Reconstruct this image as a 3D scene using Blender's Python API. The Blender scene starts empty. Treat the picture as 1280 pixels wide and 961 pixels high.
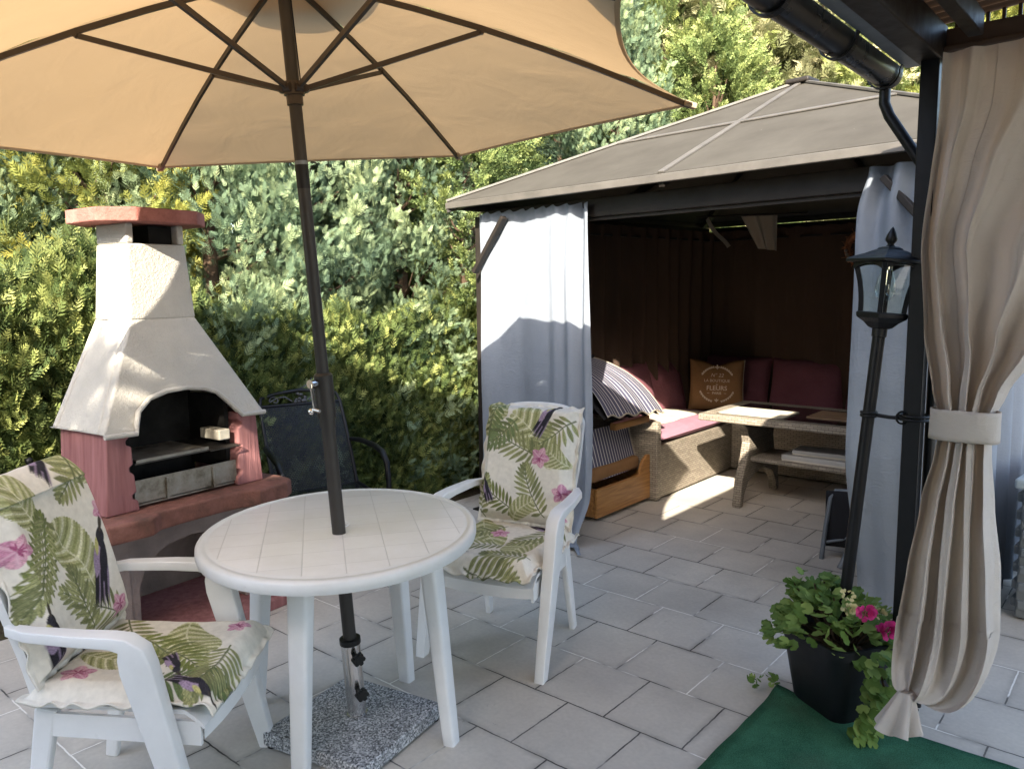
import bpy, bmesh, math, random
import numpy as np
from mathutils import Vector, Matrix, noise as mnoise

random.seed(7)
rng = np.random.default_rng(11)
C = bpy.context.scene.collection
PI = math.pi
R_ = math.radians

# ------------------------------------------------------------------ frames
YA = R_(-40.37)                      # direction of the tile rows
TA = Vector((math.cos(YA), math.sin(YA), 0))
TB = Vector((-math.sin(YA), math.cos(YA), 0))
def AB(a, b, z=0.0):
    return TA * a + TB * b + Vector((0, 0, z))
YG = R_(-46.5)                         # the gazebo's front
GU = Vector((math.cos(YG), math.sin(YG), 0))
GV = Vector((-math.sin(YG), math.cos(YG), 0))
GO = Vector((-0.185, 5.505, 0))
def G(u, v, z=0.0):
    return GO + GU * u + GV * v + Vector((0, 0, z))

# ------------------------------------------------------------------ node helpers
class NT:
    def __init__(self, name):
        self.m = bpy.data.materials.new(name)
        self.m.use_nodes = True
        self.t = self.m.node_tree
        self.t.nodes.clear()
        self.out = self.n('ShaderNodeOutputMaterial')
    def n(self, kind, **kw):
        x = self.t.nodes.new(kind)
        for k, v in kw.items():
            setattr(x, k, v)
        return x
    def l(self, a, b):
        self.t.links.new(a, b)
    def set(self, sock, v):
        if hasattr(v, 'links'):
            self.l(v, sock)
        elif isinstance(v, (tuple, list)) and len(v) == 3 and sock.type == 'RGBA':
            sock.default_value = (*v, 1)
        else:
            sock.default_value = v
    def coord(self, which='Object'):
        return self.n('ShaderNodeTexCoord').outputs[which]
    def mapping(self, vec, loc=(0, 0, 0), rot=(0, 0, 0), scale=(1, 1, 1)):
        m = self.n('ShaderNodeMapping')
        self.l(vec, m.inputs['Vector'])
        m.inputs['Location'].default_value = loc
        m.inputs['Rotation'].default_value = rot
        m.inputs['Scale'].default_value = scale
        return m.outputs[0]
    def noise(self, vec, scale, detail=4, rough=0.55, dist=0.0):
        x = self.n('ShaderNodeTexNoise')
        self.l(vec, x.inputs['Vector'])
        x.inputs['Scale'].default_value = scale
        x.inputs['Detail'].default_value = detail
        x.inputs['Roughness'].default_value = rough
        x.inputs['Distortion'].default_value = dist
        return x.outputs['Fac']
    def ramp(self, fac, stops, interp='LINEAR'):
        x = self.n('ShaderNodeValToRGB')
        x.color_ramp.interpolation = interp
        e = x.color_ramp.elements
        while len(e) < len(stops):
            e.new(0.5)
        for el, (p, c) in zip(e, stops):
            el.position = p
            el.color = (*c, 1) if isinstance(c, (tuple, list)) else (c, c, c, 1)
        self.l(fac, x.inputs[0])
        return x.outputs[0]
    def mix(self, fac, a, b, blend='MIX'):
        x = self.n('ShaderNodeMix', data_type='RGBA', blend_type=blend)
        self.set(x.inputs[0], fac)
        self.set(x.inputs[6], a)
        self.set(x.inputs[7], b)
        return x.outputs[2]
    def math(self, op, a, b=0.0, c=None):
        x = self.n('ShaderNodeMath', operation=op)
        self.set(x.inputs[0], a)
        self.set(x.inputs[1], b)
        if c is not None:
            self.set(x.inputs[2], c)
        return x.outputs[0]
    def bump(self, h, strength=0.3, dist=0.01, normal=None):
        x = self.n('ShaderNodeBump')
        x.inputs['Strength'].default_value = strength
        x.inputs['Distance'].default_value = dist
        self.l(h, x.inputs['Height'])
        if normal:
            self.l(normal, x.inputs['Normal'])
        return x.outputs[0]
    def bsdf(self, color, rough=0.6, metal=0.0, normal=None, spec=0.5, **kw):
        x = self.n('ShaderNodeBsdfPrincipled')
        self.set(x.inputs['Base Color'], color)
        self.set(x.inputs['Roughness'], rough)
        self.set(x.inputs['Metallic'], metal)
        x.inputs['Specular IOR Level'].default_value = spec
        if normal:
            self.l(normal, x.inputs['Normal'])
        for k, v in kw.items():
            self.set(x.inputs[k], v)
        return x.outputs[0]
    def done(self, sh):
        self.l(sh, self.out.inputs['Surface'])
        return self.m
    def translucent(self, sh, color, fac, normal=None):
        t = self.n('ShaderNodeBsdfTranslucent')
        self.set(t.inputs['Color'], color)
        if normal:
            self.l(normal, t.inputs['Normal'])
        x = self.n('ShaderNodeMixShader')
        x.inputs[0].default_value = fac
        self.l(sh, x.inputs[1])
        self.l(t.outputs[0], x.inputs[2])
        return x.outputs[0]

def plain(name, col, rough=0.6, metal=0.0, var=0.12, scale=6.0, bump=0.0, bscale=40.0, spec=0.5, bdist=0.004):
    k = NT(name)
    co = k.coord()
    f = k.noise(co, scale, 5)
    lo = tuple(max(0, c * (1 - var)) for c in col)
    hi = tuple(min(1, c * (1 + var)) for c in col)
    c = k.ramp(f, [(0.3, lo), (0.7, hi)])
    nrm = None
    if bump:
        nrm = k.bump(k.noise(co, bscale, 3), bump, bdist)
    r = k.ramp(k.noise(co, scale * 2.3, 3), [(0.3, max(0, rough - 0.07)), (0.7, min(1, rough + 0.07))])
    return k.done(k.bsdf(c, r, metal, nrm, spec))

def cloth(name, col, trans=0.0, tcol=None, var=0.08, weave=700.0, rough=0.9, wrinkle=0.25):
    k = NT(name)
    co = k.coord()
    f = k.noise(co, 3.0, 5)
    c = k.ramp(f, [(0.3, tuple(x * (1 - var) for x in col)), (0.7, tuple(min(1, x * (1 + var)) for x in col))])
    h = k.math('ADD', k.math('MULTIPLY', k.noise(co, weave, 1), 0.12), k.math('ADD', k.noise(k.mapping(co, scale=(1, 1, 0.45)), 9.0, 3), k.math('MULTIPLY', k.noise(k.mapping(co, scale=(1, 1, 2.2)), 16.0, 4, 0.6, 1.5), 0.35)))
    nrm = k.bump(h, wrinkle, 0.02)
    sh = k.bsdf(c, rough, 0, nrm, 0.2)
    if trans:
        sh = k.translucent(sh, tcol or col, trans, nrm)
    return k.done(sh)

M = {}
def mats():
    # --- paving
    k = NT('paving')
    co = k.coord()
    mp = k.mapping(co, loc=(1.851 - 0.1625, -2.305, 0))
    b = k.n('ShaderNodeTexBrick', offset=0.5, offset_frequency=2)
    wn = k.n('ShaderNodeTexNoise')
    k.l(co, wn.inputs['Vector'])
    wn.inputs['Scale'].default_value = 26
    wn.inputs['Detail'].default_value = 4
    wv = k.n('ShaderNodeVectorMath', operation='MULTIPLY_ADD')
    k.l(wn.outputs['Color'], wv.inputs[0])
    wv.inputs[1].default_value = (0.007, 0.007, 0)
    k.l(mp, wv.inputs[2])
    k.l(wv.outputs[0], b.inputs['Vector'])
    b.inputs['Color1'].default_value = (0.50, 0.462, 0.405, 1)
    b.inputs['Color2'].default_value = (0.56, 0.515, 0.45, 1)
    b.inputs['Mortar'].default_value = (0.1, 0.1, 0.1, 1)
    b.inputs['Scale'].default_value = 1
    b.inputs['Mortar Size'].default_value = 0.0032
    b.inputs['Mortar Smooth'].default_value = 0.15
    b.inputs['Bias'].default_value = 0
    b.inputs['Brick Width'].default_value = 0.325
    b.inputs['Row Height'].default_value = 0.343
    joint = k.ramp(k.noise(co, 1.9, 4), [(0.44, (0.04, 0.037, 0.033)), (0.50, (0.14, 0.13, 0.12)), (0.55, (0.80, 0.77, 0.70))])
    blot = k.ramp(k.noise(co, 2.2, 6, 0.62), [(0.28, (0.80, 0.80, 0.80)), (0.72, (1.1, 1.1, 1.08))])
    fine = k.ramp(k.noise(co, 60, 3), [(0.3, (0.94, 0.94, 0.94)), (0.7, (1.05, 1.05, 1.05))])
    tile = k.mix(1.0, k.mix(1.0, b.outputs['Color'], blot, 'MULTIPLY'), fine, 'MULTIPLY')
    dirt = k.ramp(k.noise(co, 14, 5, 0.7), [(0.66, (0, 0, 0)), (0.74, (0.45, 0.45, 0.45))])
    tile = k.mix(dirt, tile, (0.12, 0.11, 0.095))
    b2 = k.n('ShaderNodeTexBrick', offset=0.5, offset_frequency=2)
    k.l(wv.outputs[0], b2.inputs['Vector'])
    for nm, val in (('Scale', 1), ('Mortar Size', 0.03), ('Mortar Smooth', 1.0), ('Brick Width', 0.325), ('Row Height', 0.343)):
        b2.inputs[nm].default_value = val
    grime = k.math('MULTIPLY', b2.outputs['Fac'], k.ramp(k.noise(co, 3.4, 6, 0.7), [(0.42, (0, 0, 0)), (0.70, (0.55, 0.55, 0.55))]))
    tile = k.mix(grime, tile, (0.16, 0.145, 0.12))
    col = k.mix(b.outputs['Fac'], tile, joint)
    hgt = k.math('ADD', k.math('MULTIPLY', b.outputs['Fac'], -1.0), k.math('MULTIPLY', k.noise(co, 120, 3), 0.05))
    nrm = k.bump(hgt, 0.6, 0.004)
    rough = k.ramp(k.noise(co, 5, 4), [(0.3, 0.42), (0.7, 0.62)])
    M['paving'] = k.done(k.bsdf(col, rough, 0, nrm, 0.4))
    # --- soil under the planting
    k = NT('soil')
    co = k.coord()
    c = k.ramp(k.noise(co, 3.5, 8, 0.7), [(0.3, (0.035, 0.026, 0.018)), (0.55, (0.07, 0.055, 0.035)), (0.75, (0.05, 0.07, 0.025))])
    M['soil'] = k.done(k.bsdf(c, 0.95, 0, k.bump(k.noise(co, 18, 6), 0.8, 0.05), 0.1))
    # --- artificial turf
    k = NT('turf')
    co = k.coord()
    c = k.ramp(k.noise(co, 7, 6, 0.7), [(0.3, (0.026, 0.10, 0.056)), (0.7, (0.055, 0.175, 0.10))])
    gr = k.ramp(k.noise(co, 260, 2), [(0.3, (0.55, 0.55, 0.55)), (0.7, (1.35, 1.35, 1.35))])
    c = k.mix(1.0, c, gr, 'MULTIPLY')
    c = k.mix(k.ramp(k.noise(co, 2.6, 5), [(0.55, (0, 0, 0)), (0.8, (0.5, 0.5, 0.5))]), c, (0.07, 0.08, 0.06))
    M['turf'] = k.done(k.bsdf(c, 0.95, 0, k.bump(k.noise(co, 330, 2), 0.8, 0.01), 0.1))
    # --- white resin
    k = NT('white_resin')
    co = k.coord()
    c = k.ramp(k.noise(co, 4, 6, 0.65), [(0.3, (0.63, 0.625, 0.61)), (0.65, (0.72, 0.715, 0.70))])
    c = k.mix(k.ramp(k.noise(co, 22, 5, 0.7), [(0.62, (0, 0, 0)), (0.78, (0.35, 0.35, 0.35))]), c, (0.45, 0.44, 0.40))
    M['white_resin'] = k.done(k.bsdf(c, 0.38, 0, k.bump(k.noise(co, 150, 2), 0.06, 0.002), 0.45))
    # --- table top: moulded squares
    k = NT('table_top')
    co = k.coord()
    b = k.n('ShaderNodeTexBrick', offset=0.0, offset_frequency=1)
    k.l(k.mapping(co, rot=(0, 0, R_(-14))), b.inputs['Vector'])
    b.inputs['Scale'].default_value = 1
    b.inputs['Mortar Size'].default_value = 0.0022
    b.inputs['Mortar Smooth'].default_value = 0.5
    b.inputs['Brick Width'].default_value = 0.132
    b.inputs['Row Height'].default_value = 0.132
    b.inputs['Color1'].default_value = (0.63, 0.62, 0.60, 1)
    b.inputs['Color2'].default_value = (0.68, 0.67, 0.65, 1)
    b.inputs['Mortar'].default_value = (0.53, 0.52, 0.50, 1)
    rad = k.n('ShaderNodeVectorMath', operation='LENGTH')
    k.l(k.mapping(co, scale=(1 / 0.445, 1 / 0.495, 0)), rad.inputs[0])
    inside = k.ramp(rad.outputs['Value'], [(0.985, (1, 1, 1)), (1.0, (0, 0, 0))])
    c = k.mix(inside, (0.64, 0.64, 0.63), b.outputs['Color'])
    blot = k.ramp(k.noise(co, 5, 6, 0.7), [(0.3, (0.90, 0.89, 0.86)), (0.7, (1.02, 1.02, 1.02))])
    c = k.mix(1.0, c, blot, 'MULTIPLY')
    c = k.mix(k.ramp(k.noise(co, 34, 4, 0.7), [(0.66, (0, 0, 0)), (0.8, (0.4, 0.4, 0.4))]), c, (0.42, 0.40, 0.35))
    hgt = k.math('MULTIPLY', b.outputs['Fac'], k.math('MULTIPLY', inside, -1.0))
    M['table_top'] = k.done(k.bsdf(c, 0.36, 0, k.bump(hgt, 0.5, 0.003), 0.45))
    # --- granite
    k = NT('granite')
    co = k.coord()
    v = k.n('ShaderNodeTexVoronoi')
    k.l(co, v.inputs['Vector'])
    v.inputs['Scale'].default_value = 190
    sep = k.n('ShaderNodeSeparateColor')
    k.l(v.outputs['Color'], sep.inputs[0])
    c = k.ramp(sep.outputs[0], [(0.0, (0.03, 0.032, 0.036)), (0.25, (0.13, 0.135, 0.14)), (0.6, (0.30, 0.31, 0.32)), (1.0, (0.62, 0.62, 0.62))])
    M['granite'] = k.done(k.bsdf(c, 0.55, 0, k.bump(sep.outputs[0], 0.15, 0.003), 0.4))
    # --- render / stone of the grill
    k = NT('plaster')
    co = k.coord()
    c = k.ramp(k.noise(co, 6, 6, 0.65), [(0.3, (0.46, 0.435, 0.385)), (0.7, (0.545, 0.515, 0.455))])
    h = k.math('ADD', k.noise(co, 75, 4, 0.6), k.math('MULTIPLY', k.noise(co, 220, 2), 0.4))
    M['plaster'] = k.done(k.bsdf(c, 0.9, 0, k.bump(h, 0.55, 0.012), 0.15))
    k = NT('red_concrete')
    co = k.coord()
    c = k.ramp(k.noise(co, 9, 7, 0.7), [(0.25, (0.20, 0.075, 0.058)), (0.55, (0.36, 0.145, 0.118)), (0.8, (0.42, 0.19, 0.155))])
    M['red_concrete'] = k.done(k.bsdf(c, 0.92, 0, k.bump(k.noise(co, 60, 5, 0.7), 0.6, 0.012), 0.15))
    k = NT('pink_concrete')
    co = k.coord()
    st = k.noise(k.mapping(co, scale=(10, 10, 0.8)), 3, 4)
    c = k.ramp(st, [(0.25, (0.22, 0.092, 0.09)), (0.7, (0.36, 0.17, 0.165))])
    M['pink_concrete'] = k.done(k.bsdf(c, 0.9, 0, k.bump(st, 0.7, 0.012), 0.15))
    k = NT('worn_red_slab')
    co = k.coord()
    c = k.ramp(k.noise(co, 7, 8, 0.72), [(0.3, (0.10, 0.06, 0.045)), (0.5, (0.22, 0.10, 0.075)), (0.75, (0.33, 0.16, 0.125))])
    M['worn_red'] = k.done(k.bsdf(c, 0.9, 0, k.bump(k.noise(co, 45, 6, 0.7), 0.7, 0.012), 0.2))
    M['grey_concrete'] = plain('grey_concrete', (0.25, 0.20, 0.18), 0.9, 0, 0.3, 5, 0.6, 60, 0.15, 0.01)
    M['soot'] = plain('soot', (0.018, 0.017, 0.016), 0.9, 0, 0.4, 8, 0.5, 50, 0.1)
    k = NT('used_steel')
    co = k.coord()
    c = k.ramp(k.noise(co, 7, 6, 0.7), [(0.32, (0.10, 0.075, 0.045)), (0.5, (0.32, 0.29, 0.24)), (0.75, (0.46, 0.44, 0.40))])
    M['used_steel'] = k.done(k.bsdf(c, 0.45, 0.7, k.bump(k.noise(co, 30, 4), 0.15, 0.004)))
    M['chrome'] = plain('chrome', (0.72, 0.70, 0.68), 0.16, 1.0, 0.05, 8)
    M['black_plastic'] = plain('black_plastic', (0.008, 0.008, 0.008), 0.45, 0, 0.2, 10, spec=0.3)
    M['pole_metal'] = plain('pole_metal', (0.030, 0.027, 0.024), 0.42, 0.0, 0.15, 8, spec=0.35)
    M['bronze_metal'] = plain('bronze_metal', (0.05, 0.036, 0.025), 0.45, 0.0, 0.15, 8, spec=0.35)
    M['black_metal'] = plain('black_metal', (0.006, 0.006, 0.007), 0.42, 0.0, 0.25, 14, 0.08, 90, 0.3)
    M['dark_alu'] = plain('dark_alu', (0.020, 0.016, 0.013), 0.5, 0.0, 0.2, 9, 0.05, 60, 0.3)
    M['gutter'] = plain('gutter', (0.010, 0.011, 0.012), 0.3, 0.0, 0.2, 4, spec=0.4)
    M['grey_tube'] = plain('grey_tube', (0.16, 0.18, 0.20), 0.4, 0.2, 0.1, 9)
    M['brown_wood'] = plain('brown_wood', (0.06, 0.036, 0.022), 0.6, 0, 0.3, 5, 0.2, 50)
    # --- gazebo roof: dusty tinted panels
    k = NT('roof_panel')
    co = k.coord()
    c = k.ramp(k.noise(co, 2.5, 7, 0.7), [(0.3, (0.046, 0.041, 0.033)), (0.7, (0.067, 0.061, 0.05))])
    spk = k.ramp(k.noise(co, 38, 4, 0.8), [(0.68, (0, 0, 0)), (0.76, (0.5, 0.5, 0.5))])
    c = k.mix(spk, c, (0.24, 0.24, 0.20))
    M['roof_panel'] = k.done(k.bsdf(c, 0.75, 0, None, 0.12))
    M['roof_rib'] = plain('roof_rib', (0.085, 0.077, 0.066), 0.55, 0, 0.2, 8)
    # --- polycarbonate over the terrace
    k = NT('tinted_sheet')
    co = k.coord()
    c = k.ramp(k.noise(co, 1.5, 6, 0.7), [(0.3, (0.03, 0.018, 0.010)), (0.7, (0.065, 0.04, 0.024))])
    sh = k.bsdf(c, 0.3, 0, None, 0.5)
    M['tinted_sheet'] = k.done(k.translucent(sh, (0.055, 0.03, 0.016), 0.25))
    # --- cloths
    M['grey_curtain'] = cloth('grey_curtain', (0.225, 0.25, 0.285), 0.06, (0.2, 0.22, 0.25), wrinkle=0.4)
    M['brown_curtain'] = cloth('brown_curtain', (0.06, 0.038, 0.027), 0.05, (0.06, 0.035, 0.02), wrinkle=0.4)  # dark brown takes in the shade inside the gazebo
    M['beige_curtain'] = cloth('beige_curtain', (0.50, 0.465, 0.425), 0.22, (0.66, 0.40, 0.22), wrinkle=0.5)  # orange translucency paints in the glow of light through the tinted roof
    k = NT('canopy_cloth')
    co = k.coord()
    c = k.ramp(k.noise(co, 2.0, 5), [(0.3, (0.50, 0.405, 0.28)), (0.7, (0.55, 0.45, 0.315))])
    h = k.math('ADD', k.math('MULTIPLY', k.noise(co, 600, 1), 0.06), k.noise(co, 5.0, 3, 0.5, 0.6))
    nrm = k.bump(h, 0.22, 0.03)
    sh = k.bsdf(c, 0.9, 0, nrm, 0.1)
    M['canopy'] = k.done(k.translucent(sh, (0.345, 0.225, 0.112), 0.42, nrm))
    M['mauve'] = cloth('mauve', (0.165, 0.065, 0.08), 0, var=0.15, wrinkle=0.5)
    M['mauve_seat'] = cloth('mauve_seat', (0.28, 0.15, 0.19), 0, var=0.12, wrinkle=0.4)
    M['beige_throw'] = cloth('beige_throw', (0.55, 0.48, 0.38), 0, var=0.1, wrinkle=0.5)
    M['jute'] = cloth('jute', (0.235, 0.125, 0.055), 0, var=0.15, weave=300, wrinkle=0.5)
    M['print_cream'] = plain('print_cream', (0.62, 0.50, 0.36), 0.9)
    M['pale_cloth'] = cloth('pale_cloth', (0.33, 0.29, 0.235), 0.1)
    M['black_fabric'] = cloth('black_fabric', (0.018, 0.018, 0.02), 0)
    # --- striped cloth of the beach chair
    k = NT('striped_cloth')
    co = k.coord('UV')
    sx = k.n('ShaderNodeSeparateXYZ')
    k.l(co, sx.inputs[0])
    fr = k.math('FRACT', k.math('MULTIPLY', sx.outputs[0], 19.0))
    line = k.ramp(fr, [(0.0, (1, 1, 1)), (0.14, (1, 1, 1)), (0.2, (0, 0, 0)), (0.94, (0, 0, 0)), (1.0, (1, 1, 1))])
    c = k.mix(line, (0.085, 0.085, 0.13), (0.55, 0.53, 0.52))
    M['striped'] = k.done(k.translucent(k.bsdf(c, 0.9, 0, k.bump(k.noise(k.coord(), 12, 3), 0.3, 0.02), 0.15), c, 0.1))
    # --- wood, wicker
    k = NT('honey_wood')
    co = k.coord()
    g_ = k.noise(k.mapping(co, scale=(22, 1.6, 22)), 2.2, 6, 0.6, 0.4)
    c = k.ramp(g_, [(0.3, (0.20, 0.085, 0.022)), (0.7, (0.40, 0.20, 0.065))])
    M['dull_metal'] = plain('dull_metal', (0.05, 0.05, 0.052), 0.5, 0.3, 0.3, 20)
    M['honey_wood'] = k.done(k.bsdf(c, 0.45, 0, k.bump(g_, 0.15, 0.003), 0.4))
    k = NT('wicker')
    co = k.coord('UV')
    b = k.n('ShaderNodeTexBrick', offset=0.5, offset_frequency=2)
    k.l(co, b.inputs['Vector'])
    b.inputs['Scale'].default_value = 1
    b.inputs['Mortar Size'].default_value = 0.0016
    b.inputs['Mortar Smooth'].default_value = 0.6
    b.inputs['Brick Width'].default_value = 0.048
    b.inputs['Row Height'].default_value = 0.0165
    b.inputs['Color1'].default_value = (0.235, 0.20, 0.155, 1)
    b.inputs['Color2'].default_value = (0.33, 0.285, 0.225, 1)
    b.inputs['Mortar'].default_value = (0.045, 0.036, 0.028, 1)
    M['wicker'] = k.done(k.bsdf(b.outputs['Color'], 0.6, 0, k.bump(k.math('MULTIPLY', b.outputs['Fac'], -1.0), 1.0, 0.006), 0.3))
    # --- glass
    k = NT('glass')
    g_ = k.n('ShaderNodeBsdfGlass')
    g_.inputs['IOR'].default_value = 1.45
    g_.inputs['Roughness'].default_value = 0.02
    tr = k.n('ShaderNodeBsdfTransparent')
    tr.inputs['Color'].default_value = (0.92, 0.96, 0.95, 1)
    gl = k.n('ShaderNodeBsdfGlossy')
    gl.inputs['Roughness'].default_value = 0.03
    fz = k.n('ShaderNodeLayerWeight')
    mx = k.n('ShaderNodeMixShader')
    k.l(k.ramp(fz.outputs['Facing'], [(0.0, 0.04), (0.6, 0.10), (1.0, 0.7)]), mx.inputs[0])
    k.l(tr.outputs[0], mx.inputs[1])
    k.l(gl.outputs[0], mx.inputs[2])
    k.t.nodes.remove(g_)
    M['glass'] = k.done(mx.outputs[0])
    M['dark_glass'] = plain('dark_glass', (0.012, 0.012, 0.013), 0.07, 0, 0.1, 3, spec=0.6)
    M['cream_paper'] = plain('cream_paper', (0.50, 0.46, 0.37), 0.8)
    M['wood_print'] = plain('wood_print', (0.30, 0.19, 0.11), 0.6, 0, 0.25, 7)
    M['box_white'] = plain('box_white', (0.36, 0.35, 0.33), 0.6)
    M['box_grey'] = plain('box_grey', (0.16, 0.175, 0.18), 0.5, 0, 0.15, 4)
    M['box_lid'] = plain('box_lid', (0.36, 0.42, 0.44), 0.4, 0, 0.1, 4)
    M['straw'] = plain('straw', (0.28, 0.11, 0.045), 0.8, 0, 0.5, 30, 0.8, 80)
    M['bark'] = plain('bark', (0.09, 0.06, 0.04), 0.9, 0, 0.4, 8, 0.8, 25, 0.1, 0.02)
    M['pot'] = plain('pot', (0.006, 0.007, 0.009), 0.45, 0, 0.3, 5, spec=0.3)
    M['petal'] = plain('petal', (0.62, 0.035, 0.22), 0.6, 0, 0.3, 40)
    M['bud'] = plain('bud', (0.50, 0.45, 0.22), 0.7, 0, 0.3, 40)
    M['shade_house_wall'] = plain('shade_house_wall', (0.62, 0.58, 0.50), 0.9, 0, 0.06, 2, 0.3, 50, 0.1)
    M['shade_house_roof'] = plain('shade_house_roof', (0.20, 0.075, 0.05), 0.8, 0, 0.3, 3)
    M['wire'] = plain('wire', (0.10, 0.09, 0.08), 0.45, 0.8, 0.2, 20)
    # --- woven metal of the black chair
    k = NT('metal_mesh')
    co = k.coord('UV')
    b = k.n('ShaderNodeTexBrick', offset=0.5, offset_frequency=2)
    k.l(co, b.inputs['Vector'])
    b.inputs['Scale'].default_value = 1
    b.inputs['Mortar Size'].default_value = 0.0022
    b.inputs['Mortar Smooth'].default_value = 0.1
    b.inputs['Brick Width'].default_value = 0.015
    b.inputs['Row Height'].default_value = 0.010
    tr = k.n('ShaderNodeBsdfTransparent')
    mx = k.n('ShaderNodeMixShader')
    k.l(b.outputs['Fac'], mx.inputs[0])
    k.l(tr.outputs[0], mx.inputs[1])
    k.l(k.bsdf((0.009, 0.009, 0.011), 0.45, spec=0.3), mx.inputs[2])
    M['metal_mesh'] = k.done(mx.outputs[0])
    # --- printed seat cloth, read from the pattern woven into the mesh
    k = NT('leaf_print')
    at = k.n('ShaderNodeAttribute', attribute_name='pattern')
    co = k.coord()
    h = k.math('ADD', k.math('MULTIPLY', k.noise(co, 500, 1), 0.1), k.noise(co, 11, 3))
    nrm = k.bump(h, 0.35, 0.015)
    fine = k.ramp(k.noise(co, 45, 4), [(0.3, (0.9, 0.9, 0.9)), (0.7, (1.06, 1.06, 1.06))])
    c = k.mix(1.0, at.outputs['Color'], fine, 'MULTIPLY')
    M['leaf_print'] = k.done(k.bsdf(c, 0.85, 0, nrm, 0.2))
    # --- foliage
    def foliage(name, dark, mid, light, trans=0.25, clump=1.3):
        k = NT(name)
        at = k.n('ShaderNodeAttribute', attribute_name='tint')
        co = k.coord()
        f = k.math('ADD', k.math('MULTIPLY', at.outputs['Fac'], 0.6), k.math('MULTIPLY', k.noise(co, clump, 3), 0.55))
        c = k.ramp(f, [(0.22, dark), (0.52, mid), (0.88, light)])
        sh = k.bsdf(c, 0.6, 0, None, 0.25)
        return k.done(k.translucent(sh, c, trans))
    M['hedge_leaf'] = foliage('hedge_leaf', (0.020, 0.040, 0.016), (0.125, 0.17, 0.052), (0.38, 0.40, 0.125), 0.3)
    M['blue_leaf'] = foliage('blue_leaf', (0.022, 0.046, 0.028), (0.135, 0.20, 0.115), (0.36, 0.42, 0.21), 0.25)
    M['gold_leaf'] = foliage('gold_leaf', (0.04, 0.065, 0.018), (0.20, 0.225, 0.055), (0.44, 0.40, 0.09), 0.3)
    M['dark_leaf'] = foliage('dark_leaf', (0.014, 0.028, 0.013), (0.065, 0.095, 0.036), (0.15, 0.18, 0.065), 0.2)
    M['small_leaf'] = foliage('small_leaf', (0.028, 0.055, 0.02), (0.14, 0.19, 0.062), (0.34, 0.38, 0.13), 0.3)
    M['pale_leaf'] = foliage('pale_leaf', (0.05, 0.07, 0.03), (0.20, 0.215, 0.095), (0.52, 0.48, 0.28), 0.28)
    M['vine_leaf'] = foliage('vine_leaf', (0.08, 0.13, 0.025), (0.16, 0.21, 0.04), (0.27, 0.29, 0.07), 0.35)
    M['pot_leaf'] = foliage('pot_leaf', (0.06, 0.115, 0.022), (0.13, 0.22, 0.05), (0.24, 0.33, 0.09), 0.3, 12)
mats()

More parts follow.
